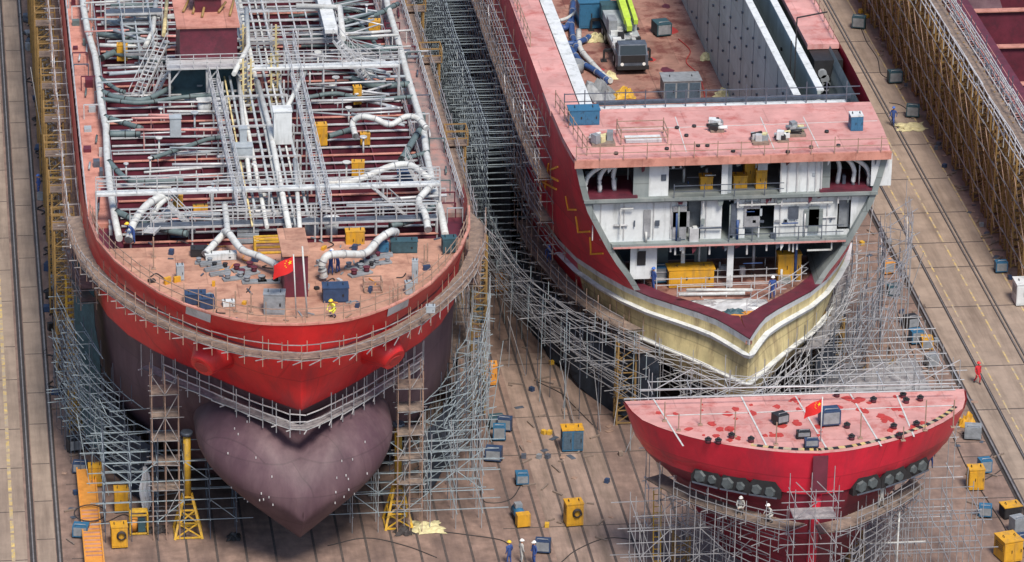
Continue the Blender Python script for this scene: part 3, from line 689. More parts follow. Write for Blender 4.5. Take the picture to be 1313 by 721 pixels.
# railings on edges
railing('deck_railing',[(1.0,-26.6),(23.7,-26.6)],20.5,1.0,V,'rust_pole',1.7,2,.045,.3)
railing('deck_railing',[(1.5,-16.4),(23.5,-16.4)],20.5,1.2,V,'galv_dark',1.5,2,.06,.5)
railing('deck_railing',[(12.3,-26.25),(20.7,-26.25)],13.75,1.0,V,'galv_dark',1.7,2,.05,.2)
railing('deck_railing',[(8.2,-26.2),(16.2,-26.2)],17.25,.9,V,'galv_dark',2.2,2,.05,.2)
railing('deck_railing',[(.9,-16),(1.9,-26)],20.5,1.2,V,'rust_pole',1.4,2,.05,.3)
for sd,ym in ((-1,70),(1,70)):
    railing('deck_railing',[(12.4+sd*11.7,-3),(12.4+sd*11.7,ym)],20.5,1.1,V,'rust_pole',2,2,.05,.2)
railing('rim_railing',[(inn[i][0],inn[i][1]+.3) for i in range(len(inn)) if inn[i][1]<-22 and inn[i][0]>12.6],10.1,1.0,V,'galv_light',1.5,2,.05,.2)
for k,(a,c_) in enumerate((((6.5,-24.5),(18.5,-24.5)),((7.2,-25.8),(17.8,-25.8)),((8.5,-27.2),(16.5,-27.2)))):
    railing('cut_deck_railing',[a,c_],9.8,.95,V,'galv_light',1.8,2,.05,.2)
# truss posts near wall top
for px,py,h in ((1012,92,4.5),(985,95,3.5)):
    x,y=G(px,py,20.5); b=MB(); b.bar((20.,-9,17),(20.,-9,17+h+3),.09); b.bar((20.,-9,17+h+3),(22.3,-9,17+h+3.4),.09); b.bar((20,-7.2,18),(20,-7.2,22),.08)
    part('rigging_post',b,'black',V); break
# machinery mouth at right side deck end
b=MB(); b.box(22,24.2,-6.4,-4.1,17.2,20.05); b.cm=1
for k in range(5): b.cyl((22.3+R.uniform(0,1.6),-6.7,17.8+R.uniform(0,1.8)),.35,.5,10,axis='y')
part('deck_end_machinery',b,['black','grey_machine'],V)
# yellow L-shaped welding guide marks on the red shell
def shellmark(strokes,z,mt,lab):
    b=MB()
    for (ax,az),(cx_,cz) in strokes:
        # ax = Y coordinate along shell, az = z
        pts=[]
        for k in range(5):
            t=k/4; y=ax+(cx_-ax)*t; zz=az+(cz-az)*t; pts.append((HR.cx-HR.half(zz,y)-.02,y,zz))
        for p,q in zip(pts,pts[1:]): b.bar(p,q,.13)
    part('shell_mark',b,mt,V,lab)
def onshell(px,py):   # intersect the pixel ray with the port shell
    d=MM.T@np.array([(px-CX)/FPX,(py-CY)/FPX,1.]); lo=None
    for k in range(900):
        z=24-k*.02; t=(z-CAM[2])/d[2]; w=CAM+t*d
        if w[0]>HR.cx-HR.half(z,w[1]) : return (float(w[1]),float(z))
    return (float(w[1]),float(z))
for g in (((726,252),(729,269),(739,269)),((739,278),(742,298),(757,297)),((757,305),(758,326),(774,325))):
    s_=[onshell(*p) for p in g]; shellmark([(s_[0],s_[1]),(s_[1],s_[2])],0,'mark_yellow','yellow L-shaped mark on the crimson shell')
s_=[onshell(*p) for p in ((704,210),(699,243),(697,222),(716,232),(694,232),(714,243),(706,218),(716,214))]
shellmark([(s_[0],s_[1]),(s_[2],s_[3]),(s_[4],s_[5]),(s_[6],s_[7])],0,'mark_yellow','yellow painted character on the crimson shell')

# ======== FRONT BLOCK ========
K=thing('forecastle_block','crimson ship bow block with patchy pink deck standing on supports in the right foreground','ship block',(12.6,-56,0))
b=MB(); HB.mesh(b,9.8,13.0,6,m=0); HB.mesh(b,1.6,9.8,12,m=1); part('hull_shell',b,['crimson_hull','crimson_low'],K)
b=MB(); cap(b,HB,13.0,.3,.03); part('block_deck',b,'deck_pink',K)
b=MB(); _z=list(np.linspace(1.7,12.7,9)); b.sheet([[(12.6-HB.half(z,-51.7)+.05,-51.65,z),(12.6+HB.half(z,-51.7)-.05,-51.65,z)] for z in _z],False); part('rear_bulkhead',b,'maroon',K)
b=MB()   # red skirt, proud of the recessed lower shell
rows=[[(x,y,z) for x,y in HB.path(z,.10)] for z in (13.02,12.2,11.2,10.4)]
sk=[]
for (x,y) in HB.path(9.8,.1):
    d=abs(x-12.6); zz=9.7+.35*(math.sin(d*1.9)>.2)+(.1*d/2); zz=9.75 if d<1.6 else zz; sk.append((x,y,zz))
rows.append(sk); b.sheet(rows[::-1]); part('bulwark_band',b,'crimson_hull',K)
b=MB(); b.prism([(12.2,-60.95),(12.6,-61.1),(13.,-60.95),(13,-57),(12.2,-57)],1.6,1.7)
st=[(12.6,HB.row(z)[0,0]-.12,z) for z in np.linspace(1.6,9.8,8)]
b.tube(st,.33,8); part('stem_bar',b,'crimson_hull',K)
b=MB(); b.box(12.1,13.1,-61.12,-61.02,10.2,12.9); part('stem_plate',b,'maroon',K)
# striped edge
b=MB(); p=HB.path(13.,-.55); p=[q for q in p if q[0]>8.2 and q[0]<23.2]
acc=0
for i in range(len(p)-1):
    a,c=Vector((*p[i],13.03)),Vector((*p[i+1],13.03)); L_=(c-a).length; k=max(1,round(L_/.36))
    for j in range(k):
        b.cm=acc%2; acc+=1; b.bar(a.lerp(c,j/k),a.lerp(c,(j+1)/k),.3,.05)
part('hazard_stripe_edge',b,['yellow_line','black'],K)
# deck weld seams, openings
b=MB()
for (a,c) in (((838,512),(876,572)),((950,508),(983,572)),((1020,508),(1060,575)),((1090,505),(1130,572)),((1150,507),(1172,560))):
    b.bar(G3(*a,13.03),G3(*c,13.03),.11,.02)
for (a,c) in (((855,533),(1222,520)),): b.bar(G3(*a,13.025),G3(*c,13.025),.1,.02)
part('deck_weld_seam',b,'white_pipe',K)
rp=random.Random(5)
for i in range(75):
    x=rp.uniform(2.8,22.5); y=rp.uniform(-58.5,-52.2)
    if abs(x-12.6)>HB.half(13,y)-.9: continue
    b=MB(); r=rp.uniform(.07,.3); n=9; b.prism([(x+math.cos(2*math.pi*k/n)*r*rp.uniform(.6,1.5)*1.1,y+math.sin(2*math.pi*k/n)*r*rp.uniform(.7,1.4)*1.3) for k in range(n)],13.0,13.015+i*.0006)
    part('paint_patch',b,'red_patch',K)
for i,(px,py) in enumerate([(1073,507),(1120,514),(1180,512),(1162,515),(1086,547),(1146,548),(1092,562),(1175,545),(1153,560),(938,560),(908,566),(963,565),(921,567),(1158,508)]):
    x,y=G(px,py,13.1); b=MB(); b.cyl((x,y,13.0),.2,.25,12); b.cm=1; b.cyl((x,y,13.25),.24,.05,12); b.cyl((x,y,13.3),.1,.12,8); part('deck_socket',b,['maroon','black'],K)
# mooring fairleads/anchor sockets below the skirt
for i,(px,py) in enumerate([(902,598),(937,604),(975,612),(1108,610),(1143,600),(1172,586)]):
    z=10.1; xx=G(px,py,z)[0]; d=xx-12.6; pts=HB.path(z,.1); sgn=-1 if xx<12.6 else 1
    yat=lambda x_:float(np.interp(x_,[q[0] for q in pts],[q[1] for q in pts])); th=math.atan2(yat(xx+.5)-yat(xx-.5),1.); c_,s_n=math.cos(th),math.sin(th); yb=yat(xx)-.1
    def W2(u,v,w_): return (xx+u*c_+v*s_n,yb+u*s_n-v*c_,w_)
    b=MB(); oc=[(-1.15,9.35),(-1.15,9.9),(-.75,10.55),(.75,10.55),(1.15,9.9),(1.15,9.35)]
    b.add([W2(u,.04,w_) for u,w_ in oc]+[W2(u,-.4,w_) for u,w_ in oc],[tuple(range(6))]+[(k,(k+1)%6,6+(k+1)%6,6+k) for k in range(6)]); b.cm=1
    for s2 in (-.5,.42):
        rr_=R.uniform(.26,.38); zz_=9.86+R.uniform(-.08,.1); vs=[W2(s2+rr_*math.cos(k*math.pi/3+.3),.2,zz_+rr_*math.sin(k*math.pi/3+.3)) for k in range(6)]+[W2(s2+1.3*rr_*math.cos(k*math.pi/3+.3),.0,zz_+1.3*rr_*math.sin(k*math.pi/3+.3)) for k in range(6)]
        b.add(vs,[tuple(range(6))]+[(k,(k+1)%6,6+(k+1)%6,6+k) for k in range(6)])
    b.cm=2; b.add([W2(u,.26,w_) for u,w_ in ((-.95,9.42),(.95,9.42),(.95,9.55),(-.95,9.55))],[(0,1,2,3)])
    part('mooring_fairlead',b,['black','dark_grey_green','galv_dark'],K)
# ---------------- scaffolding ----------------
def resamp(path,sp):
    P=[Vector((*p,0)) for p in path]; out=[P[0]]; acc=0
    for a,c in zip(P,P[1:]):
        L=(c-a).length; t=sp-acc
        while t<=L: out.append(a.lerp(c,t/L)); t+=sp
        acc=(acc+L)%sp if L+acc>=sp else acc+L
    return [(p.x,p.y) for p in out]
def ring(H,z,off,side,y0,y1,sp=2.):
    p=[q for q in H.path(z,off,side) if y0<=q[1]<=y1]
    # densify long aft spans
    full=H.path(z,off,side); P=[]
    for a,c in zip(full,full[1:]):
        k=max(1,int(abs(c[1]-a[1])/1.5))
        for j in range(k):
            q=(a[0]+(c[0]-a[0])*j/k,a[1]+(c[1]-a[1])*j/k)
            if y0<=q[1]<=y1: P.append(q)
    return resamp(P,sp) if len(P)>1 else P
def barfn(b,it): b.bar(it[0],it[1],it[2])
def build_scaffold(t,up,led,tr,br,boards,mu='galv',ml='galv_light',mb_='board'):
    many('upright',up,mu,t,barfn); many('ledger',led,ml,t,barfn); many('transom',tr,ml,t,barfn,60); many('brace',br,ml,t,barfn,60)
    for rows in boards:
        b=MB(); b.sheet(rows,False); lo=[[(x,y,z-.07) for x,y,z in r] for r in rows]; b.sheet(lo[::-1],False); part('platform',b,mb_,t)
def hull_scaffold(label,H,side,levels,y0,y1,group=None,bay=2.,off=.7,wid=1.3,w=.045,plat=(),net=None,ground=True,drop=.08,top_h=1.1,mu='galv',ml='galv_light',mb_='board',seed=1,spread=0.,name='hull_scaffold',cat='scaffold',pathz=None):
    r=random.Random(seed)
    P0=ring(H,levels[-1],off,side,y0,y1,bay); c=P0[len(P0)//2]
    t=thing(name,label,cat,(c[0],c[1],0),group)
    up=[];led=[];tr=[];br=[];boards=[]
    for li,z in enumerate(levels):
        o=off+spread*(1-li/max(1,len(levels)-1))
        A=ring(H,pathz or z,o,side,y0,y1,bay); B=ring(H,pathz or z,o+wid,side,y0,y1,bay)
        n=min(len(A),len(B)); A=A[:n]; B=B[:n]
        if n<3: continue
        j3=lambda p,zz: (p[0]+r.uniform(-.05,.05),p[1]+r.uniform(-.05,.05),zz+r.uniform(-.05,.05))
        for row,hs in ((A,(0,)),(B,(0,.55,1.1))):
            for h in hs:
                i=r.randrange(3)
                while i<n-1:
                    k=min(n-1,i+r.choice((2,3,3,4))); 
                    for s0 in range(i,k): led.append((j3(row[s0],z+h),j3(row[s0+1],z+h),w)) if abs(row[s0+1][0]-row[s0][0])>.35 else None
                    if abs(row[i+1][0]-row[i][0])<=.35:
                        d=.12; a=j3(row[i],z+h); e=j3(row[k],z+h); led.append((a,(e[0]+(e[0]-a[0])*d,e[1]+(e[1]-a[1])*d,e[2]),w))
                    i=k
        for i in range(n):
            if r.random()>drop:
                e=r.uniform(.2,.9); dx,dy=B[i][0]-A[i][0],B[i][1]-A[i][1]
                tr.append(((A[i][0]-dx*.1,A[i][1]-dy*.1,z-.06),(B[i][0]+dx*e*.6,B[i][1]+dy*e*.6,z-.06),w))
            zt=levels[li+1] if li+1<len(levels) else z+top_h
            z_b=z-.3 if li else (0 if ground else z-.6)
            if r.random()>drop: up.append(((B[i][0],B[i][1],z_b),(B[i][0],B[i][1],zt+r.uniform(.2,.8)),w))
            if r.random()>.3: up.append(((A[i][0],A[i][1],z_b),(A[i][0],A[i][1],min(zt,z+2)),w))
            if i%3==1 and i+1<n and li+1<len(levels):
                br.append(((B[i][0],B[i][1],z),(B[i+1][0],B[i+1][1],zt),w)) if r.random()<.7 else br.append(((B[i+1][0],B[i+1][1],z),(B[i][0],B[i][1],zt),w))
        if li in plat: boards.append([[(x,y,z+.08) for x,y in A],[(x,y,z+.08) for x,y in B]] if side<=0 or True else 0)
    if ground:      # long uprights from the slip to the top, outermost
        B=ring(H,levels[-1],off+wid,side,y0,y1,bay*1.1)
        for p in B:
            if r.random()<.8: up.append(((p[0],p[1],0),(p[0]+r.uniform(-.1,.1),p[1],levels[-1]+r.uniform(.6,1.6)),w))
            if r.random()<.35:
                k=r.uniform(-4,4); br.append(((p[0]+r.uniform(-.5,.5),p[1]-.3,0),(p[0]+k*.4,p[1]-.2,levels[-1]*r.uniform(.5,.9)),w))
    r.shuffle(up)
    build_scaffold(t,up,led,tr,br,boards,mu,ml,mb_)
    return t
# tanker: forecastle ring
hull_scaffold('brown planked ring scaffold wrapped around the top of the red bow of the left tanker',HL,0,[16.9],-60,-24,pathz=17.3,bay=1.3,off=.35,wid=1.15,plat=(0,),top_h=.9,ground=False,mb_='board',mu='rust_pole',ml='board_grey',seed=2,w=.05)
hull_scaffold('grey railed V-shaped scaffold between the red stem and the purple bulb',HL,0,[10.95],-60,-37.5,pathz=11.9,bay=1.2,off=.25,wid=.8,plat=(0,),ground=False,mb_='board_grey',seed=3,w=.06,top_h=1.2)
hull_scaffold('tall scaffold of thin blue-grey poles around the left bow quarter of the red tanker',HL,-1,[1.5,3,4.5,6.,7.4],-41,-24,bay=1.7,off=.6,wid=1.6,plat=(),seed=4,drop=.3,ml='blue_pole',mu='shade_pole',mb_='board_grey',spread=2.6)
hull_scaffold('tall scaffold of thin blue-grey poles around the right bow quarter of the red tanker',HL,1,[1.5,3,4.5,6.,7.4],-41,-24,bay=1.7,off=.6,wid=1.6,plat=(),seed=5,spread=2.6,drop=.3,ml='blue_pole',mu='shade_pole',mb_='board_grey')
hull_scaffold('brown netted scaffold high on the left bow shoulder of the red tanker',HL,-1,[12.8,13.9],-34,-24,bay=1.5,off=.5,wid=1.1,plat=(0,1),ground=False,mb_='board',mu='rust_pole',ml='board_grey',seed=6)
hull_scaffold('brown netted scaffold high on the right bow shoulder of the red tanker',HL,1,[12.8,13.9],-32,-24,bay=1.5,off=.5,wid=1.1,plat=(0,1),ground=False,mb_='board',mu='rust_pole',ml='board_grey',seed=7)
hull_scaffold('long narrow scaffold down the left side of the red tanker',HL,-1,[3,6,9,12,15],-26,80,bay=2.5,off=.25,wid=.9,plat=(1,3),mu='rust_pole',seed=8)
hull_scaffold('long scaffold down the right side of the red tanker facing the dark gap',HL,1,[2.5,5,7.5,10,12.5,15],-26,80,bay=2.5,off=.3,wid=1.1,plat=(1,3,5),seed=9,ml='galv')
# right ship
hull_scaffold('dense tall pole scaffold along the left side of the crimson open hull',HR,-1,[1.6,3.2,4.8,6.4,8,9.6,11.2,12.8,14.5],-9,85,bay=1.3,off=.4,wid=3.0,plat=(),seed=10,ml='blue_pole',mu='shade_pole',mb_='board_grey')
hull_scaffold('wide brown planked scaffold sweeping around the left bow quarter of the open hull',HR,-1,[6.0,7.2],-29.5,-5,bay=1.6,off=.2,wid=1.3,plat=(0,1),ground=False,seed=11,mb_='board',mu='rust_pole',ml='board_grey')
hull_scaffold('web of grey poles standing below the left bow quarter of the open hull',HR,-1,[1.8,3.4,5.2,6.8],-30,-7,bay=2.,off=1.2,wid=2.6,plat=(),seed=12,ml='galv',mu='shade_pole',spread=2.,drop=.35)
hull_scaffold('outer thicket of grey poles beyond the left bow quarter of the open hull',HR,-1,[2,4,6,7.8],-34,-5,bay=3.2,off=3.4,wid=1.2,seed=13,ml='galv',mu='blue_pole',spread=2.,drop=.3)
hull_scaffold('planked scaffold sweeping around the right bow quarter of the open hull',HR,1,[5.6,6.8],-29,-10,bay=1.6,off=.3,wid=1.2,plat=(0,),ground=False,seed=14,mb_='board_grey',ml='galv_light')
hull_scaffold('web of pale poles standing below the right bow quarter of the open hull',HR,1,[1.8,3.6,5.4,7.2],-31,-8,bay=1.9,off=1.,wid=2.4,plat=(),seed=15,spread=2.,ml='galv',mu='galv_dark')
hull_scaffold('long scaffold down the right side of the open hull beside the crane rail',HR,1,[3,6,9,12],-8,60,bay=2.6,off=.4,wid=1.4,plat=(1,),seed=16)
hull_scaffold('outer pale pole scaffold beyond the right bow quarter near the crane rail',HR,1,[2,4,6,8,10],-30,-9,bay=2.2,off=3.,wid=1.6,seed=26,spread=1.,ml='galv',drop=.35)
hull_scaffold('brown staging high along the left side of the crimson open hull',HR,-1,[9.5,11.3,13.1,14.9,16.7,18.5],-18,85,bay=1.8,off=.15,wid=.9,plat=(1,3),ground=False,seed=60,mu='rust_pole',ml='galv',mb_='board')
hull_scaffold('thin pale staging poles crossing in front of the cream bow',HR,0,[1.8,3.4,5,6.6],-60,-25,bay=1.9,off=.5,wid=1.5,plat=(),seed=61,ml='galv_light',mu='galv',drop=.3,w=.042)
hull_scaffold('outer thicket of blue-grey poles left of the red tanker bow',HL,-1,[2,4,6,8,10],-37,-22,bay=2.2,off=1.4,wid=1.2,seed=62,ml='blue_pole',mu='shade_pole',drop=.25,plat=())
hull_scaffold('outer thicket of blue-grey poles right of the red tanker bow',HL,1,[2,4,6,8,10],-37,-22,bay=2.2,off=1.4,wid=1.2,seed=63,ml='blue_pole',mu='galv',drop=.25,plat=())
# block
hull_scaffold('railed grey scaffold hanging around the left half of the forecastle block',HB,-1,[2.6,4.4,6.2,7.6],-62,-51,bay=1.5,off=.6,wid=1.4,plat=(3,),seed=17,ml='galv',spread=1.,w=.045)
hull_scaffold('railed grey scaffold hanging around the right half of the forecastle block',HB,1,[2.6,4.4,6.2,7.6],-62,-51,bay=1.5,off=.6,wid=1.4,plat=(3,),seed=18,ml='galv',spread=1.,w=.045)
def straight_scaffold(label,x0,x1,y0,y1,zs,bay,group=None,plat=(),seed=1,w=.05,name='scaffold',mu='galv',ml='galv_light',mb_='board_grey',over=.5):
    r=random.Random(seed); t=thing(name,label,'scaffold',((x0+x1)/2,(y0+y1)/2,0),group)
    nx=max(1,round((x1-x0)/bay)); ny=max(1,round((y1-y0)/bay)); up=[];led=[];tr=[];br=[];bo=[]
    X=[x0+(x1-x0)*i/nx for i in range(nx+1)]; Y=[y0+(y1-y0)*i/ny for i in range(ny+1)]
    for a in X:
        for c in Y: up.append(((a,c,0),(a+r.uniform(-.08,.08),c,zs[-1]+r.uniform(.6,1.8)),w))
    for k,z in enumerate(zs):
        for c in Y:
            led.append(((x0-r.uniform(0,over*2),c,z+r.uniform(-.06,.06)),(x1+r.uniform(0,over*2),c,z+r.uniform(-.06,.06)),w))
        for a in X: tr.append(((a,y0-r.uniform(0,over),z),(a,y1+r.uniform(0,over),z),w))
        zn=zs[k+1] if k+1<len(zs) else z+1.5
        for i in range(nx):
            if r.random()<.45: br.append(((X[i],y0,z),(X[i+1],y0,zn),w) if r.random()<.5 else ((X[i+1],y0,z),(X[i],y0,zn),w))
        if k in plat: bo.append([[(x0,y0,z+.05),(x0,y1,z+.05)],[(x1,y0,z+.05),(x1,y1,z+.05)]])
    build_scaffold(t,up,led,tr,br,bo,mu,ml,mb_); return t
straight_scaffold('narrow scaffold tower standing in front of the stem of the forecastle block',10.6,13.4,-63.2,-61.6,[2,4,6,7.6,9.4,10.6],1.5,plat=(4,),seed=30,ml='galv',w=.045,over=.9)
straight_scaffold('low pole scaffold standing left of the forecastle block',1.5,7.5,-57,-52.6,[2,4,6],1.9,seed=31,ml='galv',w=.045,over=.8)
straight_scaffold('low pole scaffold standing right of the forecastle block',17.8,24.6,-57.5,-52.4,[2,4,6],1.9,seed=32,ml='galv',w=.045,over=.8)
straight_scaffold('pole scaffold standing behind the forecastle block',3,24,-50.6,-49,[3,6,9,12.0,13.2],2.6,seed=33,w=.045,over=.6)
straight_scaffold('pole scaffold on the ground just beyond the right bow tip of the open hull',19,27.5,-31,-22,[2,3.8,5.4],2.2,seed=34,plat=(0,),ml='galv_light')
straight_scaffold('brown scaffold column wrapping the left shore beside the purple bulb',-30.2,-28.4,-43.5,-41.9,[1.9,3.8,5.7,7.5,9.3,11],.9,plat=(1,2,3,4,5),seed=35,mb_='board',mu='rust_pole',ml='board_grey',over=.2)
straight_scaffold('brown scaffold column wrapping the right shore beside the purple bulb',-13.4,-11.7,-44,-42.4,[1.9,3.8,5.7,7.5,9.3,11],.9,plat=(1,2,3,4,5),seed=36,mb_='board',mu='rust_pole',ml='board_grey',over=.2)
straight_scaffold('low pole staging on the slip under the left side of the purple bulb',-33.5,-24.5,-43.5,-38.5,[1.5,3.,4.5,6],1.8,seed=37,ml='blue_pole',mu='shade_pole',over=.8)
straight_scaffold('low pole staging on the slip under the right side of the purple bulb',-16.5,-7.5,-43.5,-38.5,[1.5,3.,4.5,6],1.8,seed=38,ml='blue_pole',mu='galv',over=1.)
# ---------------- lattice towers ----------------
def lattice_tower(label,x,y,w,h,step,mt,group,cage=False,name='lattice_tower'):
    t=thing(name,label,'scaffold tower',(x,y,0),group)
    for sx in (-1,1):
        for sy in (-1,1): b=MB(); b.bar((sx*w/2,sy*w/2,0),(sx*w/2,sy*w/2,h),.13); part('leg',b,mt,t,world=False)
    n=int(h/step)
    for k in range(n):
        z=k*step+.15; b=MB(); q=w/2
        c=[(-q,-q),(q,-q),(q,q),(-q,q)]
        for i in range(4):
            a,d=c[i],c[(i+1)%4]; b.bar((*a,z),(*d,z),.07); b.bar((*a,z),(*d,z+step*.95),.06)
        part('bracing',b,mt,t,world=False)
    if cage:
        b=MB(); b.box(-w*.62,w*.62,-w*.62,w*.62,h,h+.08); part('landing',b,'board',t,world=False)
        b=MB()
        for zz in (h+.6,h+1.15):
            for a,d in (((-1,-1),(1,-1)),((1,-1),(1,1)),((1,1),(-1,1)),((-1,1),(-1,-1))): b.bar((a[0]*w*.62,a[1]*w*.62,zz),(d[0]*w*.62,d[1]*w*.62,zz),.07)
        for a in ((-1,-1),(1,-1),(1,1),(-1,1)): b.bar((a[0]*w*.62,a[1]*w*.62,h),(a[0]*w*.62,a[1]*w*.62,h+1.2),.08)
        part('landing_rail',b,mt,t,world=False)
    return t
ORD=['nearest','second nearest','third nearest','fourth nearest','fifth nearest','sixth nearest','seventh nearest','eighth nearest','ninth nearest','tenth nearest','eleventh nearest','twelfth nearest','thirteenth nearest','fourteenth nearest','fifteenth nearest','sixteenth nearest','seventeenth nearest','eighteenth nearest','nineteenth nearest','twentieth nearest']
g='ochre lattice towers in a row beside the right roadway'
tw=lattice_tower('nearest of the ochre lattice towers beside the right roadway',40.4,-3.5,1.25,9.6,.62,'yellow_lattice',g)
for i in range(1,20):
    copy_tree(tw,None,(40.35+R.uniform(-.15,.25),-3.5+i*3.5,0),R.uniform(-.05,.05),ORD[i]+' of the ochre lattice towers beside the right roadway',g)
g2='grey lattice towers behind the ochre ones on the right'
tw=lattice_tower('nearest of the thin grey lattice towers behind the ochre ones at the right',41.6,-5.2,1.1,9.,.9,'galv',g2)
for i in range(1,16): copy_tree(tw,None,(41.7,-5.2+i*4.4,0),0,ORD[i]+' of the thin grey lattice towers behind the ochre ones at the right',g2)
lattice_tower('pale ladder-like tower nearest the camera at the right edge of the picture',41.0,-7.4,1.3,10.5,1.3,'rust_pole',g2)
g='orange lattice towers along the left side of the red tanker'
tw=lattice_tower('nearest of the orange ladder-like towers along the left side of the red tanker',-35.3,-17.5,1.3,13,1.15,'yellow_lattice',g,True)
for i in range(1,12): copy_tree(tw,None,(-35.3+R.uniform(-.1,.1),-17.5+i*7.3,0),0,ORD[i]+' of the orange ladder-like towers along the left side of the red tanker',g)
lattice_tower('bright yellow densely braced lattice mast standing left of the red tanker bow',-34.7,-24.5,1.3,11.8,.5,'yellow_steel',g)
g='orange towers with railed landings along the right side of the red tanker'
tw=lattice_tower('nearest tall yellow ladder tower on the right side of the red tanker',-5.55,-24,1.0,14,1.,'yellow_lattice',g)
tw=lattice_tower('nearest of three orange towers with a railed landing by the tanker right rail',-5.6,-9,1.3,15.3,1.2,'yellow_lattice',g,True)
for i,yy in enumerate((9,21)): copy_tree(tw,None,(-5.6,yy,0),0,('middle one of three orange towers with a railed landing by the tanker right rail','farthest of three orange towers with a railed landing by the tanker right rail')[i],g)
g='ochre lattice towers under the ships'
for px,py,h,l in ((800,540,6.5,'ochre lattice tower under the left bow quarter of the open hull'),(1065,500,6,'ochre lattice tower under the right bow quarter of the open hull'),(700,330,6,'ochre lattice tower deep in the scaffold on the left of the open hull')):
    x,y=G(px,py); lattice_tower(l,x,y,1.3,h,1.0,'yellow_lattice',g)
for px,py,h,l in ((872,740,3.3,'left one of the ochre trestles under the forecastle block'),(977,740,3.6,'middle one of the ochre trestles under the forecastle block'),(1095,740,3.3,'right one of the ochre trestles under the forecastle block')):
    x,y=G(px,py); lattice_tower(l,x,y,1.,h,1.0,'yellow_lattice','ochre trestles under the block')
# rusty low frames right of the open bow
for px,py,l in ((1090,500,'rusty brown square frame standing among poles right of the open bow'),(1125,492,'second rusty brown frame standing nearer the heavy crane rail')):
    x,y=G(px,py); t=thing('trestle_stand',l,'trestle',(x,y,0)); b=MB()
    for sx in (-1,1):
        for sy in (-1,1): b.bar((sx,sy,0),(sx,sy,2.6),.16)
    for zz in (1.2,2.6):
        for a,d in (((-1,-1),(1,-1)),((1,-1),(1,1)),((1,1),(-1,1)),((-1,1),(-1,-1))): b.bar((*a,zz),(*d,zz),.14)
    part('frame',b,'rust_pole',t,world=False); b=MB(); b.bar((-1,-1,.1),(1,-1,2.5),.1); part('brace',b,'yellow_lattice',t,world=False)
# yellow pyramid shores
def shore(label,px,py,h):
    x,y=G(px,py); t=thing('pyramid_shore',label,'shore',(x,y,0),'yellow pyramid shores under the bulb')
    for sx in (-1,1):
        for sy in (-1,1): b=MB(); b.bar((sx*.95,sy*.95,0),(sx*.3,sy*.3,2.9),.16); part('leg',b,'yellow_steel',t,world=False)
    b=MB()
    for z,w in ((.1,.93),(1.1,.7),(2.,.5),(2.9,.3)):
        for a,d in (((-1,-1),(1,-1)),((1,-1),(1,1)),((1,1),(-1,1)),((-1,1),(-1,-1))): b.bar((a[0]*w,a[1]*w,z),(d[0]*w,d[1]*w,z),.1)
    for s in (-1,1): b.bar((-.9*s,-.93,.1),(.68*s,-.7,1.1),.08); b.bar((.68*s,-.7,1.1),(-.48*s,-.5,2.),.08)
    part('bracing',b,'yellow_steel',t,world=False)
    b=MB(); b.cyl((0,0,2.9),.26,h-2.9,10); part('column',b,'yellow_steel',t,world=False)
    b=MB(); b.cyl((0,0,h),.42,.25,10); part('jack_head',b,'galv_dark',t,world=False)
shore('left yellow pyramid shore with column beside the purple bulb',241,684,7.5)
shore('right yellow pyramid shore with column beside the purple bulb',510,672,7.5)
# keel blocks
for i,y in enumerate(np.arange(-40,10,3.)):
    t=thing('keel_block','concrete keel block hidden in the shade under the tanker keel','keel block',(-20.5,float(y),0),'keel blocks under the red tanker'); b=MB(); b.cb((0,0,0),1.6,1.1,1.1); part('concrete_base',b,'concrete_tan',t,world=False); b=MB(); b.cb((0,0,1.1),1.5,.9,.49); part('timber_cap',b,'board',t,world=False)
for i,y in enumerate(np.arange(-57,-52,2.)):
    t=thing('keel_block','concrete keel block under the forecastle block','keel block',(12.6,float(y),0),'keel blocks under the forecastle block'); b=MB(); b.cb((0,0,0),1.6,1.1,1.1); part('concrete_base',b,'concrete_tan',t,world=False); b=MB(); b.cb((0,0,1.1),1.5,.9,.49); part('timber_cap',b,'board',t,world=False)
for i,y in enumerate(np.arange(-26,20,3.)):
    t=thing('keel_block','concrete keel block under the open hull section','keel block',(12.4,float(y),0),'keel blocks under the open hull'); b=MB(); b.cb((0,0,0),1.6,1.1,1.1); part('concrete_base',b,'concrete_tan',t,world=False); b=MB(); b.cb((0,0,1.1),1.5,.9,.49); part('timber_cap',b,'board',t,world=False)
for sx in (-1,1):
    for i,y in enumerate(np.arange(-30,10,5.)):
        for H_,nm in ((HL,'red tanker'),(HR,'open hull section')):
            x=H_.cx+sx*H_.half(1.8,y)*.75
            if H_.half(1.8,y)<1: continue
            solo('bilge_block','timber topped side block in the shade under the %s'%nm,'bilge block',MB().cb((0,0,0),1.2,1.2,1.58),'board',(x,float(y),0),'side blocks under the %s'%nm).location=(x,float(y),0)
straight_scaffold('dark pole scaffold filling the space behind the right lattice towers',41.2,42.6,-6,78,[1.8,3.6,5.4,7.2,9],2.0,seed=50,w=.06,mu='shade_pole',ml='rust_pole',over=.3)
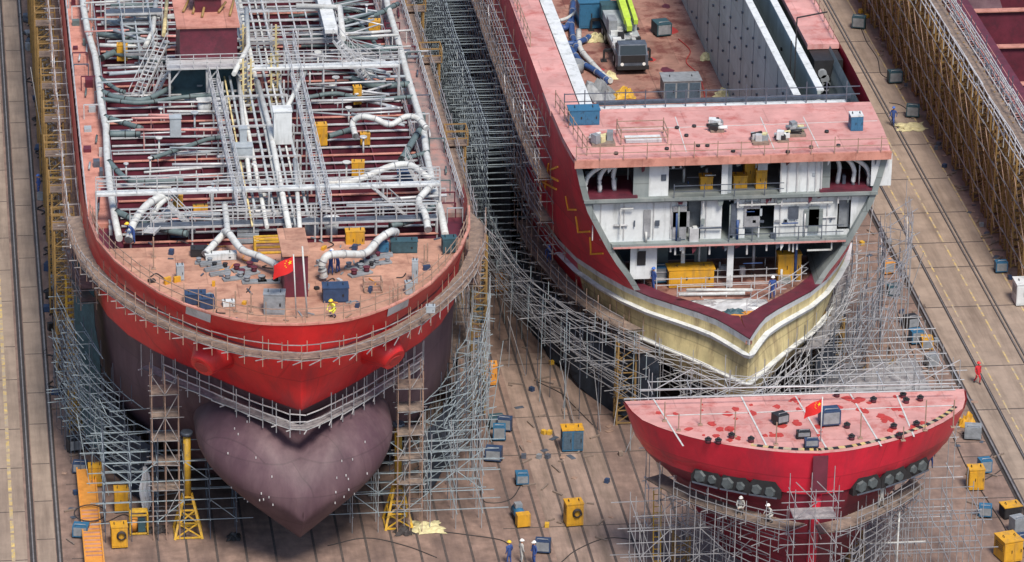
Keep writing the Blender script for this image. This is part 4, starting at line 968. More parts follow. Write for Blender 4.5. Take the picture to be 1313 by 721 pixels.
# ---------------- third ship at right edge ----------------
t=thing('ship_hull_block','low maroon hull section at the right edge of the picture behind the lattice towers','ship block',(55,40,0)); 
b=MB(); b.box(42.9,43.1,-3,90,1.4,7.8); part('side_shell',b,'purple_hull',t)
b=MB(); b.box(43.1,44.6,-3,90,7.5,7.75); part('side_deck',b,'maroon',t)
b=MB(); b.box(44.6,44.8,-3,90,1.5,7.7); b.box(43.1,80,-3,-2.8,1.4,7.6); part('inner_bulkhead',b,'maroon',t)
b=MB(); b.box(44.8,80,-3,90,1.2,3.2); part('inner_floor',b,'maroon',t)
for y in np.arange(2,88,9.): b=MB(); b.box(44.8,80,y,y+.25,3.2,7.6); b.cm=1; b.box(44.8,80,y-.3,y+.5,7.6,7.7); part('transverse_web',b,['maroon','white_paint' if (y>45 and y<60) else 'deck_salmon'],t)
b=MB(); b.add([(46,40,3.3),(49,40,3.3),(49,50,7),(46,50,7)],[(0,1,2,3)]); part('sloped_plate',b,'purple_hull',t)
b=MB()
for k,(X,z) in enumerate(((39.6,9.8),(39.6,10.7),(40.2,10.9),(40.9,11.2))): pass
t=thing('gangway_scaffold','long railed walkway scaffold running diagonally along the tops of the right lattice towers','scaffold',(40.9,30,0))
b=MB(); b.box(40.3,41.2,-6,80,9.45,9.55); part('platform',b,'board',t)
poles=[]
for X,z in ((39.5,9.6),(39.5,10.1),(39.5,10.7),(40.1,9.9),(40.9,10.3),(41.7,9.7),(41.7,10.2),(41.7,10.8),(42.3,9.0),(42.3,9.6)):
    y=-7.
    while y<78: l=R.uniform(5,7); poles.append(((X+R.uniform(-.08,.08),y,z+R.uniform(-.1,.1)),(X+R.uniform(-.08,.08),y+l,z+R.uniform(-.1,.1)),.075)); y+=l-.4
many('handrail',poles,'galv_light',t,barfn)
many('rail_post',[((X,float(y),8.6),(X,float(y),10.9),.07) for X in (39.5,41.7) for y in np.arange(-6,78,1.9)],'galv_light',t,barfn)
many('diagonal_pole',[((39.55,float(y),z+2.2),(39.6,float(y)-2.2,z),.06) for y in np.arange(-3,76,2.6) for z in (1,3.3,5.6)],'rust_pole',t,barfn)
many('ledger',[((39.5,float(y)-.4,z),(39.55,float(y)+4.6,z+.05),.06) for y in np.arange(-6,76,4.2) for z in (2.,4.,6.,8.)],'galv',t,barfn)
stair('ribbed_gangway',(42.6,-4,8.3),(42.6,80,8.3),.9,t,'deck_pink',.6)
def shade_sheet(label,H,side,pz,off,z0,z1,y0,y1,mt='shade_navy',slope=0.):  # added navy sheets that stand in for deep shade between poles and hull
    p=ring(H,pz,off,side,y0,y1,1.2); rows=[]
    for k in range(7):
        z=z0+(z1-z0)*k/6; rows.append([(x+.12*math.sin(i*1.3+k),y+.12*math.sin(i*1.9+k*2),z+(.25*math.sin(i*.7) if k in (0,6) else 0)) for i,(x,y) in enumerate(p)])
    b=MB(); b.sheet(rows,False); solo('net_or_shade_sheet',label,'net',b,mt,(*p[len(p)//2],0))
shade_sheet('added dark navy sheet standing in for shade behind the poles at the left bow quarter of the open hull',HR,-1,7,1.0,.2,5.6,-30,-4)
shade_sheet('added dark navy sheet standing in for shade behind the poles at the right bow quarter of the open hull',HR,1,7,.8,.2,5.,-28,-8)
shade_sheet('added dark navy sheet standing in for shade, hung low on the left bow quarter of the red tanker',HL,-1,9,.35,.2,5.,-40,-20)
shade_sheet('added dark navy sheet standing in for shade, hung low on the right bow quarter of the red tanker',HL,1,9,.35,.2,5.,-40,-20)
shade_sheet('tall added navy sheet standing in for shade along the left side of the open hull facing the gap',HR,-1,15,.9,.2,13.5,-3,85)
# green debris net by left bow
t=None
rows=[]
for i,(xt,yt,zt,xb,yb) in enumerate([(-35.0,-27,14.5,-34.4,-33.5),(-34.2,-28.5,14.3,-33.6,-35.2),(-33.6,-30.4,14.0,-33.0,-37)]):
    rows.append([(xt+(xb-xt)*k/8+.12*math.sin(k*1.7+i),yt+(yb-yt)*k/8*0.3+.1*math.cos(k*2.1+i),zt+(1.0-zt)*k/8) for k in range(9)])
b=MB(); b.sheet(rows); b.sheet([[(x+.03,y+.03,z) for x,y,z in r] for r in rows][::-1])
solo('net_or_shade_sheet','dark green debris net hanging down the left bow scaffold of the red tanker','net',b,'net_green',rows[0][0])
# ---------------- people ----------------
def make_person(name_label,loc,rz,cloth,helm,pose='stand',pants=None):
    t=thing('person',name_label,'person',loc,None,rz)
    if pose=='crouch':
        J={'pel':(0,0,.42),'sp':(0,.12,.68),'ch':(0,.26,.92),'nk':(0,.33,1.08),'hd':(0,.38,1.2),'ht':(0,.4,1.3),
           'lk':(-.17,.42,.52),'la':(-.16,.08,.09),'lt':(-.17,.3,.05),'rk':(.17,.42,.5),'ra':(.16,.1,.09),'rt':(.17,.32,.05),
           'ls':(-.2,.27,1.0),'le':(-.26,.42,.76),'lw':(-.16,.6,.62),'lh':(-.13,.67,.58),'rs':(.2,.27,1.0),'re':(.27,.42,.76),'rw':(.16,.62,.62),'rh':(.13,.69,.58)}
    else:
        w=1 if pose=='walk' else 0; bnd=.0 if pose!='bend' else .35
        J={'pel':(0,0,.93),'sp':(0,.02+bnd*.3,1.13),'ch':(0,.02+bnd,1.36-bnd*.2),'nk':(0,.02+bnd*1.2,1.5-bnd*.3),'hd':(0,.04+bnd*1.3,1.61-bnd*.35),'ht':(0,.04+bnd*1.4,1.72-bnd*.4),
           'lk':(-.12,.08+.14*w,.5),'la':(-.13,.04*1-.02+.1*w,.09),'lt':(-.14,.2+.1*w,.05),'rk':(.12,.04-.02*w,.5),'ra':(.13,-.02-.28*w,.1),'rt':(.14,.14-.28*w,.05),
           'ls':(-.2,.02+bnd,1.41-bnd*.25),'le':(-.27,-.02-.1*w+bnd,1.14-bnd*.2),'lw':(-.26,.08-.1*w+bnd*1.2,.9-bnd*.1),'lh':(-.25,.12-.1*w+bnd*1.2,.81-bnd*.1),
           'rs':(.2,.02+bnd,1.41-bnd*.25),'re':(.27,.0+.08*w+bnd,1.14-bnd*.2),'rw':(.25,.12+.14*w+bnd*1.2,.92-bnd*.1),'rh':(.24,.17+.16*w+bnd*1.2,.84-bnd*.1)}
    rad={'pel':.155,'sp':.135,'ch':.165,'nk':.062,'hd':.098,'ht':.085,'lk':.072,'la':.05,'lt':.042,'rk':.072,'ra':.05,'rt':.042,'ls':.075,'le':.052,'lw':.036,'lh':.04,'rs':.075,'re':.052,'rw':.036,'rh':.04}
    ks=list(J); E_=[('pel','sp'),('sp','ch'),('ch','nk'),('nk','hd'),('hd','ht'),('pel','lk'),('lk','la'),('la','lt'),('pel','rk'),('rk','ra'),('ra','rt'),('ch','ls'),('ls','le'),('le','lw'),('lw','lh'),('ch','rs'),('rs','re'),('re','rw'),('rw','rh')]
    me=bpy.data.meshes.new('body'); me.from_pydata([J[k] for k in ks],[(ks.index(a),ks.index(c)) for a,c in E_],[]); 
    o=bpy.data.objects.new('body',me); COL.objects.link(o)
    md=o.modifiers.new('skin','SKIN'); 
    for i,k in enumerate(ks): sv=me.skin_vertices[0].data[i]; sv.radius=(rad[k],rad[k]*.8); sv.use_root=(k=='pel')
    o.modifiers.new('sub','SUBSURF').levels=1
    dg=bpy.context.evaluated_depsgraph_get(); m2=bpy.data.meshes.new_from_object(o.evaluated_get(dg)); m2.name='body'
    o.modifiers.clear(); o.data=m2
    for mm in (cloth,'skin','black',pants or cloth): m2.materials.append(M[mm])
    hz=J['nk'][2]+.02; lh,rh=Vector(J['lh']),Vector(J['rh'])
    for p in m2.polygons:
        c=p.center; p.use_smooth=True
        if c.z>hz: p.material_index=1
        elif (c-lh).length<.09 or (c-rh).length<.09: p.material_index=1
        elif c.z<.13: p.material_index=2
        elif c.z<J['pel'][2]-.02: p.material_index=3
    o.parent=t
    h=J['ht']; b=MB(); n=12; rows=[]
    for k in range(6):
        a=k/5*math.pi/2; rows.append([(h[0]+math.cos(2*math.pi*j/n)*.135*math.cos(a),h[1]+math.sin(2*math.pi*j/n)*.15*math.cos(a),h[2]-.02+.13*math.sin(a)) for j in range(n+1)])
    b.sheet(rows); b.add([(h[0]+math.cos(2*math.pi*j/n)*.15,h[1]+.02+math.sin(2*math.pi*j/n)*.18,h[2]-.02) for j in range(n)],[tuple(range(n))])
    part('helmet',b,helm,t,world=False)
    b=MB(); f=J['hd']; b.add([(f[0]-.015,f[1]+.085,f[2]-.02),(f[0]+.015,f[1]+.085,f[2]-.02),(f[0],f[1]+.12,f[2]-.02),(f[0],f[1]+.085,f[2]+.04)],[(0,1,3),(1,2,3),(2,0,3),(0,2,1)])
    part('nose',b,'skin',t,world=False)
    return t
def person(lab,px,py,z,cloth,helm,pose='stand',rz=3.1,pants=None): return make_person(lab,G3(px,py,z),rz,cloth,helm,pose,pants)
person('worker in blue coveralls walking on the right roadway beside the paired rails',1145,162,.02,'cloth_blue','helm_blue','walk',2.6)
person('worker all in red standing on the right roadway near the thin dark rail',1253,492,.02,'cloth_red','helm_red','walk',3.4)
person('worker in blue with a yellow helmet, left of the three at the bottom centre',653,724,.02,'cloth_blue','helm_yellow','stand',.6)
person('worker in grey with a white helmet, middle of the three at the bottom centre',668,722,.02,'cloth_grey','helm_white','stand',-1.2)
person('worker in bright blue with a white helmet, right of the three at the bottom centre',685,724,.02,'cloth_blue','helm_white','stand',2.)
person('worker in blue standing at the railing on the cut deck of the open bow',990,383,9.85,'cloth_blue','helm_white','stand',3.0)
person('worker in blue beside the striped tarp and gas bottles inside the open bow',838,372,9.8,'cloth_blue','helm_blue','stand',2.)
person('worker in yellow vest bent over by the foot of the flagpole on the red bow',429,406,18.2,'cloth_yellow','helm_yellow','crouch',2.4,'cloth_blue')
person('worker in dark blue standing among machines at the left rail of the red bow',172,312,18.2,'cloth_blue','helm_yellow','bend',2.)
person('worker in blue under the white bent duct on the red bow deck, left one',424,352,18.2,'cloth_blue','helm_blue','stand',3.)
person('worker in blue under the white bent duct on the red bow deck, right one',434,350,18.2,'cloth_blue','helm_white','bend',1.)
person('worker in blue, left of the group on the strip left of the tanker',50,250,.02,'cloth_blue','helm_blue','stand',2.)
person('worker in blue, middle of the group on the strip left of the tanker',59,254,.02,'cloth_blue','helm_white','bend',4.)
person('worker in blue, right of the group on the strip left of the tanker',70,252,.02,'cloth_blue','helm_yellow','stand',1.)
def ringperson(lab,H,z,off,x,y,*r):
    p=H.path(z,off)
    if y is None:
        q=[k for k in p if k[1]<-51]; y=float(np.interp(x,[k[0] for k in q],[k[1] for k in q]))
    else:
        q=p[:H.n] if x<0 else p[H.n-1:]; q=sorted(q,key=lambda k:k[1]); x=float(np.interp(y,[k[1] for k in q],[k[0] for k in q]))
    return make_person(lab,(x,y,z+.1),r[2] if len(r)>2 and r[2] else 3.,r[0],r[1],r[3] if len(r)>3 else 'stand')
ringperson('worker in pale clothes on the block scaffold left of the stem',HB,7.6,1.3,7.9,None,'cloth_grey','helm_white',3.,'crouch') if True else (0)
ringperson('second worker in pale clothes on the block scaffold close to the stem tower',HB,7.6,1.3,9.8,None,'cloth_grey','helm_white',2.,'crouch')
ringperson('worker in pale clothes standing on the block scaffold right of the stem',HB,7.6,1.3,17.4,None,'cloth_grey','helm_white',3.4)
ringperson('worker in dark blue standing on the scaffold at the right end of the block',HB,7.6,1.3,1,-52.6,'cloth_blue','helm_blue',3.)
ringperson('worker in blue bending on the walkway scaffold left of the crimson shell',HR,7.2,.85,-1,-14.,'cloth_blue','helm_blue',3.,'bend')
# ---------------- boxes and machines ----------------
def cabinet(name,label,cat,px,py,z,w,d,h,mt,rz=0,roof=None,coil=False,grill=False,legs=True,group=None,xy=None,doors=2):
    x,y=xy or G(px,py,z); t=thing(name,label,cat,(x,y,z),group,rz)
    b=MB(); b.cb((0,0,.1 if legs else 0),w,d,h); part('body',b,mt,t,world=False)
    if legs:
        b=MB(); b.cb((-w*.38,0,0),.12,d*.95,.1); b.bar((-w*.38,0,.05),(w*.38,0,.05),.08); b.cb((w*.38,0,0),.12,d*.95,.1); part('skid',b,'black',t,world=False)
    b=MB(); b.cb((0,0,h+.1 if legs else h),w*1.06,d*1.06,.07); part('roof',b,roof or mt,t,world=False)
    o=.1 if legs else 0
    for k in range(doors):
        b=MB(); ww=w/doors; xx=-w/2+ww*(k+.5); b.box(xx-ww*.43,xx+ww*.43,-d/2-.025,-d/2+.01,o+h*.08,o+h*.92); dr=part('door',b,'grille' if grill else mt,t,world=False)
        q=MB(); q.box(xx+ww*.25,xx+ww*.32,-d/2-.07,-d/2-.026,o+h*.45,o+h*.6); mk('handle',q,'black',dr)
    for s_ in (-1,1):
        b=MB(); b.box(*sorted((s_*w/2,s_*(w/2+.015))),-d*.38,d*.38,o+h*.46,o+h*.84); b.cm=1
        for k in range(4): b.box(*sorted((s_*(w/2+.005),s_*(w/2+.025))),-d*.35,d*.35,o+h*(.5+.09*k),o+h*(.53+.09*k))
        part('louvre',b,[mt,'black'],t,world=False)
    for sx in (-1,1): b=MB(); b.tube([(sx*w*.3,-.1,h+o+.05),(sx*w*.3,-.1,h+o+.2),(sx*w*.3,.1,h+o+.2),(sx*w*.3,.1,h+o+.05)],.025,5); part('lifting_eye',b,'black',t,world=False)
    if coil:
        b=MB()
        for k in range(3): b.tube([(w*.1+math.cos(a)*(.3-.03*k),-d/2-.08-.04*k,o+h*.62+math.sin(a)*(.32-.03*k)) for a in np.linspace(0,6.28,15)],.045,5)
        part('hose_coil',b,'cable',t,world=False)
    return t
YC='yellow_box'
cabinet('power_cabinet','yellow cabinet with a coiled black hose alone on the slip, right of centre','cabinet',735,672,0.01,1.2,1.0,1.6,YC,.1,coil=True)
cabinet('wire_cage','blue wire cage bin with a yellow top standing on the slip','cage',733,576,0.01,1.5,1.1,1.6,'blue_box',0,roof='yellow_box',grill=True)
cabinet('power_cabinet','orange cabinet in the gap between the two ships','cabinet',628,492,0.01,1.0,.9,1.5,'orange_box',-.05)
cabinet('power_cabinet','tall yellow cabinet in the left yard beside the white hanging sheet','cabinet',157,655,.01,1.1,.9,1.6,YC,0)
cabinet('power_cabinet','yellow cabinet with a dark scratch nearest the bottom, left yard','cabinet',153,700,.01,1.1,1.,1.5,YC,.05,coil=True)
cabinet('power_cabinet','dull yellow cabinet touching the far end of the orange ramp','cabinet',123,622,.01,1.,.9,1.4,YC,0)
cabinet('power_cabinet','yellow cabinet at the foot of the bright yellow lattice mast','cabinet',96,540,.01,.9,.9,1.5,YC,0)
cabinet('power_cabinet','yellow cabinet just right of the forecastle block beside the blue welder','cabinet',1250,626,.01,1.1,1.,1.5,YC,0,coil=False)
cabinet('power_cabinet','long yellow cabinet at the bottom right corner','cabinet',1292,716,.01,1.4,1.6,1.5,YC,.25)
cabinet('site_box','pale cabinet cut by the right edge beside the roadway','cabinet',1312,388,.01,1.5,1.6,1.7,'white_paint',0,coil=True)
cabinet('power_cabinet','small yellow generator with a black engine side beside the crane rail','generator',1295,662,.01,1.3,1.,.8,'black',.2,roof='yellow_box')
cabinet('power_cabinet','orange brown box far up in the gap between the ships','cabinet',643,372,.01,1.1,1.,1.3,'orange_box',0)
# gen set with yellow frame
x,y=G(178,682,0.01); t=thing('generator_set','small generator in an open yellow frame, left yard','generator',(x,y,.01)); b=MB()
for sx in (-1,1):
    for sy in (-1,1): b.bar((sx*.6,sy*.5,0),(sx*.6,sy*.5,1.5),.1)
for zz in (.1,1.5):
    for a,d in (((-.6,-.5),(.6,-.5)),((.6,-.5),(.6,.5)),((.6,.5),(-.6,.5)),((-.6,.5),(-.6,-.5))): b.bar((*a,zz),(*d,zz),.1)
part('frame',b,'yellow_steel',t,world=False); b=MB(); b.cyl((-.35,0,.15),.28,.9,12); part('tank',b,'orange_box',t,world=False); b=MB(); b.cb((.2,0,.15),.5,.7,.8); part('engine',b,'dark_teal',t,world=False); b=MB(); b.cb((0,.1,1.55),1.2,.6,.08); part('canopy',b,'yellow_steel',t,world=False)
def welder(label,px,py,z,w=.9,d=.7,h=.8,mt='blue_box',rz=0,cat='welding machine',group=None,name='welding_machine',xy=None,cab=None):
    x,y=xy or G(px,py,z); t=thing(name,label,cat,(x,y,z),group,rz)
    b=MB(); b.cb((0,0,.14),w,d,h); part('casing',b,mt,t,world=False)
    b=MB(); b.box(-w*.42,w*.42,-d/2-.02,-d/2,.24,.14+h*.9); pn=part('front_panel',b,'grey_machine',t,world=False)
    q=MB()
    for k in (-1,0,1): q.cyl((k*w*.22,-d/2-.05,.14+h*.6),.05,.03,8,axis='y')
    mk('knob',q,'black',pn) if False else None
    for sx in (-1,1): b=MB(); b.cyl((sx*w*.5-(.04 if sx>0 else .04),0,.14),.14,.08,10,axis='x'); part('wheel',b,'tyre',t,world=False)
    b=MB(); b.tube([(-w*.35,-d*.4,.14+h),(-w*.35,-d*.4,h+.3),(w*.35,-d*.4,h+.3),(w*.35,-d*.4,.14+h)],.025,5); part('handle',b,'galv',t,world=False)
    return t
W_=[('blue welding machine at the right end of the blue cluster on the slip',647,552,'navy'),('blue welding machine standing at the back of the cluster on the slip',636,548,'dark_teal'),('blue welding machine in front of the yellow topped cabinet on the slip',640,564,'blue_box'),
('dark blue machine lying by itself just below the blue cluster on the slip',633,590,'navy'),('small blue machine on its own halfway down the slip',669,620,'blue_box'),('dark blue box beside the three workers at the bottom centre',696,708,'navy'),
('bright blue machine on the floor beside the orange ramp, lower left',104,688,'blue_box'),('dark blue machine at the head of the orange ramp',103,606,'navy'),
('dark green machine by the far lattice towers on the right roadway edge, farthest of three',1101,36,'dark_teal'),('dark green machine with a long cable by the right lattice towers, middle of three',1147,106,'dark_teal'),('dark green machine behind the yellow tarp heap on the right roadway edge',1170,150,'dark_teal'),
('blue machine on the edge line of the right roadway near the pale cabinet',1283,349,'blue_box'),('teal machine nearest the bow poles beside the heavy crane rail',1145,378,'dark_teal'),('upright blue cabinet-like machine beside the heavy crane rail',1174,440,'blue_box'),
('grey welding machine lying beside the heavy crane rail',1194,470,'grey_machine'),('small orange machine near the heavy crane rail under the open hull stern edge',1138,350,'orange_box'),('black winch-like machine among cables near the heavy crane rail',1168,420,'black'),
('yellow small machine next to the upright blue one at the crane rail',1188,447,'yellow_box'),('upright blue machine right of the forecastle block above the yellow cabinet',1262,606,'blue_box'),('bright blue machine below the yellow cabinet right of the block',1263,662,'blue_box'),
('grey blue machine near the crane rail at the lower right',1304,682,'grey_machine'),('dark blue machine cut by the lower right edge',1311,702,'navy'),('grey machine with a yellow top right behind the forecastle block corner',1247,562,'grey_machine'),
('dark machine farthest up the strip left of the tanker',52,18,'dark_teal'),('blue machine high up the strip left of the tanker',60,68,'navy'),('navy machine just below the blue one on the left strip',57,58,'navy'),
('orange machine on the left strip above the dark barrel shapes',59,84,'orange_box'),('dark grey machine on the left strip below the orange one',60,104,'grey_machine'),('grey machine halfway down the left strip',64,140,'grey_machine'),('blue machine on the left strip below the workers',78,302,'navy'),
('teal machine in the gap shade beside the right side of the tanker',616,412,'dark_teal'),('navy machine in the deep gap between the ships',612,450,'navy'),('dark machine on the left strip beside the lattice mast',76,345,'dark_teal'),('small grey machine near the orange bracket on the left strip',75,370,'grey_machine'),
('dark machine under the scaffold left of the yellow cabinet, left strip',88,505,'black'),('dark blue machine above the orange ramp, left strip',97,578,'black')]
for i,(l,px,py,mt) in enumerate(W_):
    welder(l,px,py,.014,R.uniform(.85,1.25),R.uniform(.7,1.),R.uniform(.65,1.05),mt,R.uniform(-.35,.35))
# compressor with yellow end
x,y=G(666,668,.01); t=thing('air_compressor','blue compressor with a yellow end standing on the slip between the rails','compressor',(x,y,.01),None,.15); b=MB(); b.tube([(0,-.8,.55),(0,.9,.55)],.4,12); part('tank',b,'blue_box',t,world=False)
b=MB(); b.cb((0,-.9,.1),.95,.6,.9); part('engine_cover',b,'yellow_box',t,world=False); b=MB(); b.cb((0,.1,0),.6,1.5,.2); part('skid',b,'black',t,world=False); b=MB(); b.cb((0,.4,.9),.5,.5,.3); part('motor',b,'grey_machine',t,world=False)
for q in (): pass
# orange ramp lower left
A=Vector(G3(110,612,0)); C_=Vector(G3(122,735,0)); t=thing('ramp_section','long orange checker ramp with ribs lying on the ground at the lower left','ramp',tuple(A))
b=MB(); b.bar(A+Vector((0,0,.5)),C_+Vector((0,0,.5)),1.15,.3); part('ramp_plate',b,'orange_box',t)
d=(C_-A); dn=d.normalized(); sd_=Vector((-dn.y,dn.x,0))*.62
for k in range(13):
    p=A+d*(.45+.5*k/13)+Vector((0,0,.68)); b=MB(); b.bar(p-sd_,p+sd_,.14,.06); part('rib',b,'deck_tan',t)
for s_ in (1,-1): b=MB(); b.bar(A+sd_*s_+Vector((0,0,.6)),C_+sd_*s_+Vector((0,0,.6)),.1,.42); part('side_beam',b,'orange_box',t)
b=MB(); c0=A+d*.5
b.tube([tuple(c0+Vector((math.cos(a)*1.1,math.sin(a)*1.3,.85))) for a in np.linspace(0,6.1,18)],.05,5); solo('hose_loop','thin dark hose loop lying over the orange ramp','hose',b,'cable',tuple(c0))
# white hanging sheet
x,y=G(187,660,0); t=thing('hanging_sheet','narrow white sheet hanging from a pole beside the left shore','sheet',(x,y,0)); rows=[]
for k in range(12):
    z=.3+3.4*k/11; w=.42*math.sin(math.pi*(k+.8)/13)**.7*(1.1-.6*k/11)+.05; rows.append([(j/8*2*w-w+.05*math.sin(k*.9),.12*math.sin(j*1.9+k*.35),z) for j in range(9)])
b=MB(); b.sheet(rows); b.sheet([[(p[0],p[1]+.02,p[2]) for p in r] for r in rows][::-1]); part('cloth',b,'tarp_white',t,world=False); b=MB(); b.bar((0,.1,0),(0,.1,3.9),.07); b.bar((0,.1,3.85),(.7,.1,3.9),.07); part('pole',b,'galv_light',t,world=False)
# tarps
def tarp(label,px,py,z,w,d,h,mt,seed,name='tarp_heap',cat='tarp',xy=None,group=None):
    r=random.Random(seed); x,y=xy or G(px,py,z); n=9; H_={} ; rows=[]
    for i in range(n):
        row=[]
        for j in range(n):
            u=i/(n-1)*2-1; v=j/(n-1)*2-1; e=max(0,1-max(abs(u),abs(v))**2); ww=1+.25*r.uniform(-1,1)
            row.append((x+v*w/2*ww,y+u*d/2*ww,z+.02+h*e*r.uniform(.4,1.1)))
        rows.append(row)
    b=MB(); b.sheet(rows,False); return solo(name,label,cat,b,mt,(x,y,z),group)
tarp('yellow tarp heap on the right roadway behind the blue worker',1168,163,.02,2.4,2.,.25,'tarp_cream',1)
tarp('crumpled cream tarp on the slip beside the right shore',547,677,.02,2.2,1.8,.45,'tarp_cream',2)
tarp('small yellow tarp over a machine right behind the forecastle block corner',1240,545,.02,1.2,1.,1.0,'yellow_box',3)
tarp('black cable heap beside the small generator, left yard',202,680,.02,1.3,1.1,.4,'cable',4,'cable_heap','cable heap')
tarp('dark cable heap left of the cream tarp near the right shore',518,682,.02,1.4,1.2,.4,'cable',5,'cable_heap','cable heap')
tarp('small dark heap on the slip under the bulb, left of the keel',300,690,.02,1.,1,.4,'black',6,'cable_heap','cable heap')
# cables on the ground
def cable(label,pts,z=.03,r=.04,mt='cable',name='power_cable',cat='cable'):
    b=MB(); P=[G3(a,c,z) for a,c in pts]; b.tube(P,r,5,6); return solo(name,label,cat,b,mt,P[0])
for l,p in (('black cable looping down the slip left of the small blue machine',[(612,520),(614,580),(617,635),(630,645),(655,640),(668,622)]),
('black cable running from the blue compressor towards the bottom centre',[(655,700),(640,692),(600,686),(560,681)]),
('black cable curving beside the wire cage bin towards the scaffold',[(760,545),(735,520),(720,505),(690,490)]),
('long black cable across the right roadway behind the blue worker',[(1147,104),(1130,95),(1125,75),(1112,55),(1104,36)]),
('black cable behind the dark green machine on the right roadway',[(1170,146),(1155,135),(1140,132)]),
('black cable from the yellow cabinet right of the block',[(1255,620),(1285,600),(1275,580),(1262,600)]),
('long cable lying along the heavy crane rail lower right',[(1222,560),(1240,600),(1265,640),(1290,680),(1300,715)]),
('dark cable lying along the strip left of the tanker',[(55,130),(52,180),(62,230),(70,290),(74,350),(70,420)]),
('brown cable running down the ground left of the lattice mast',[(68,300),(66,380),(72,450),(85,520),(95,570)]),
('cable beside the heavy crane rail near the teal machine',[(1145,376),(1150,400),(1165,440),(1180,470),(1200,486)]),
('cable on the slip running in from the bottom left of the block',[(720,721),(740,705),(780,690),(830,695)]),
('black cable in front of the purple bulb along the slip',[(420,700),(470,690),(520,700),(560,715)]),
('hose from the generator to the orange ramp',[(125,672),(140,668),(160,660),(175,672)])): cable(l,p)
# small debris on the ground
rd=random.Random(11)
def pick(): 
    return rd.choice([('left strip of ground beside the tanker',(-36.2,-34.2,-44,66)),('slip between the two ships',(-4,4,-47,-10)),('ground between the heavy crane rail and the bow poles',(27,31.5,-46,10)),('ground beyond the right roadway',(38.9,39.7,-6,60))])
for i in range(240):
    nm,(xa,xb,ya,yb)=pick(); x=rd.uniform(xa,xb); y=rd.uniform(ya,yb); b=MB(); l=rd.uniform(.3,1.3); a=rd.uniform(0,3.1)
    k=rd.random(); s_=min(max((y-ya)/(yb-ya),0),1)
    if k<.5: b.cb((x,y,.02),l,.12,.1,a); ty='timber_offcut'; c='timber'; mt='board'; w_='brown timber offcut'
    elif k<.8: b.cb((x,y,.02),l*.6,.35,.03,a); ty='steel_plate'; c='steel plate'; mt=rd.choice(['rust_pole','galv_dark']); w_='small steel plate'
    else: b.cb((x,y,.02),.35,.3,.3,a); ty='small_box'; c='box'; mt=rd.choice(['navy','board','grey_machine','galv_dark','yellow_steel']); w_='small coloured box'
    b2=solo(ty,'%s lying on the %s'%(w_,nm),c,b,mt,(x,y,0),'%ss on the %s'%(w_,nm))
# ---------------- loose things on the tanker ----------------
TZ=18.22
def duct(label,pts,z,r,mt,name='vent_duct',cat='duct',w=None):
    b=MB(); P=[(*G(p[0],p[1],z+(p[2] if len(p)>2 else 0)),z+(p[2] if len(p)>2 else 0)) for p in pts]; r*=.82; b.tube(P,r,10,6); Q=spl(P,6); b.cm=1
    if r>.12:
        for i in list(range(3,len(Q)-2,5))+[0,len(Q)-2]: d=(Q[i+1]-Q[i]).normalized()*.07; b.tube([Q[i],Q[i]+d],r*1.16,10)
    return solo(name,label,cat,b,[mt,'galv' if mt!='duct_green' else 'black'],P[0])
duct('white bent duct rising over the workers in the middle of the red bow deck',[(415,355,.3),(413,340,1.2),(420,328,1.8),(440,326,1.6),(468,325,1.),(485,308,1.2),(500,298,1.4),(508,298,.8)],TZ,.33,'white_pipe')
duct('white duct crossing the left half of the red bow deck',[(263,326,.4),(285,302,1.),(292,298,1.4),(310,320,1.),(335,330,1.),(362,345,.8),(372,360,.5),(395,368,.4)],TZ,.3,'white_pipe')
duct('white forked duct near the left end of the forecastle edge',[(292,298,1.4),(290,280,1.2),(288,262,1.)],TZ,.26,'white_pipe')
duct('thick white duct arching above the left walkway end',[(165,308,.5),(172,285,1.2),(190,262,1.6),(213,250,1.6),(226,245,1.2)],18,.34,'white_pipe')
duct('second thinner white duct behind the thick arching one at left',[(192,283,.6),(205,262,1.3),(222,250,1.5),(232,244,1.4)],18,.24,'white_pipe')
duct('cream duct arching over the starboard beams near the yellow box',[(456,175,.6),(452,158,1.),(462,150,1.5),(480,152,1.5),(500,160,1.),(520,150,1.4),(535,152,1.4),(547,165,1.)],18.6,.27,'white_pipe')
duct('white bent duct crossing to the right rail near the bow',[(420,235,.8),(455,232,.8),(500,214,1.4),(525,212,1.5),(545,225,1.3),(560,238,.6)],18.6,.3,'white_pipe')
duct('white duct bending down beside the right rail at the forecastle edge',[(549,295,.4),(545,275,.9),(537,258,1.),(548,243,1.4),(556,232,1.2)],18.4,.3,'white_pipe')
gd=[([(130,127),(180,132),(232,125),(300,120)],'near the top left walkway'),([(135,150),(150,155),(182,165)],'short, beside the left walkway'),([(140,172),(180,172)],'left of the blue locker'),([(195,203),(240,188),(270,178),(300,176)],'long, slanting in the middle left'),
([(140,208),(160,228),(178,232),(235,232)],'bent, by the left pipe above the cross walkway'),([(150,272),(180,285),(212,295),(240,300)],'slanting left of the forecastle edge'),([(385,127),(430,120),(470,128),(530,124)],'long, right of the rack'),([(420,175),(455,165)],'behind the first yellow cabinet'),
([(515,205),(530,180),(540,165)],'steep, beside the right pipe'),([(515,205),(550,195)],'short, at the right pipe'),([(500,290),(530,282),(560,262)],'beside the right rail by the forecastle edge'),([(130,75),(160,60),(176,45)],'high on the left'),([(128,100),(150,115),(160,118)],'high left, short'),
([(440,30),(480,20),(510,5)],'high on the right'),([(440,60),(480,62),(515,62)],'level, high right'),([(445,20),(470,40),(488,70)],'crossing, high right'),([(132,118),(150,125),(185,128),(220,112)],'curving below the left stairway'),([(450,100),(480,110),(525,108)],'below the stairway on the right')]
for k,(p,w_) in enumerate(gd): duct('dark green-grey ventilation hose '+w_,p,18.5,.2+.05*(k%3),'duct_green','ventilation_hose','hose')
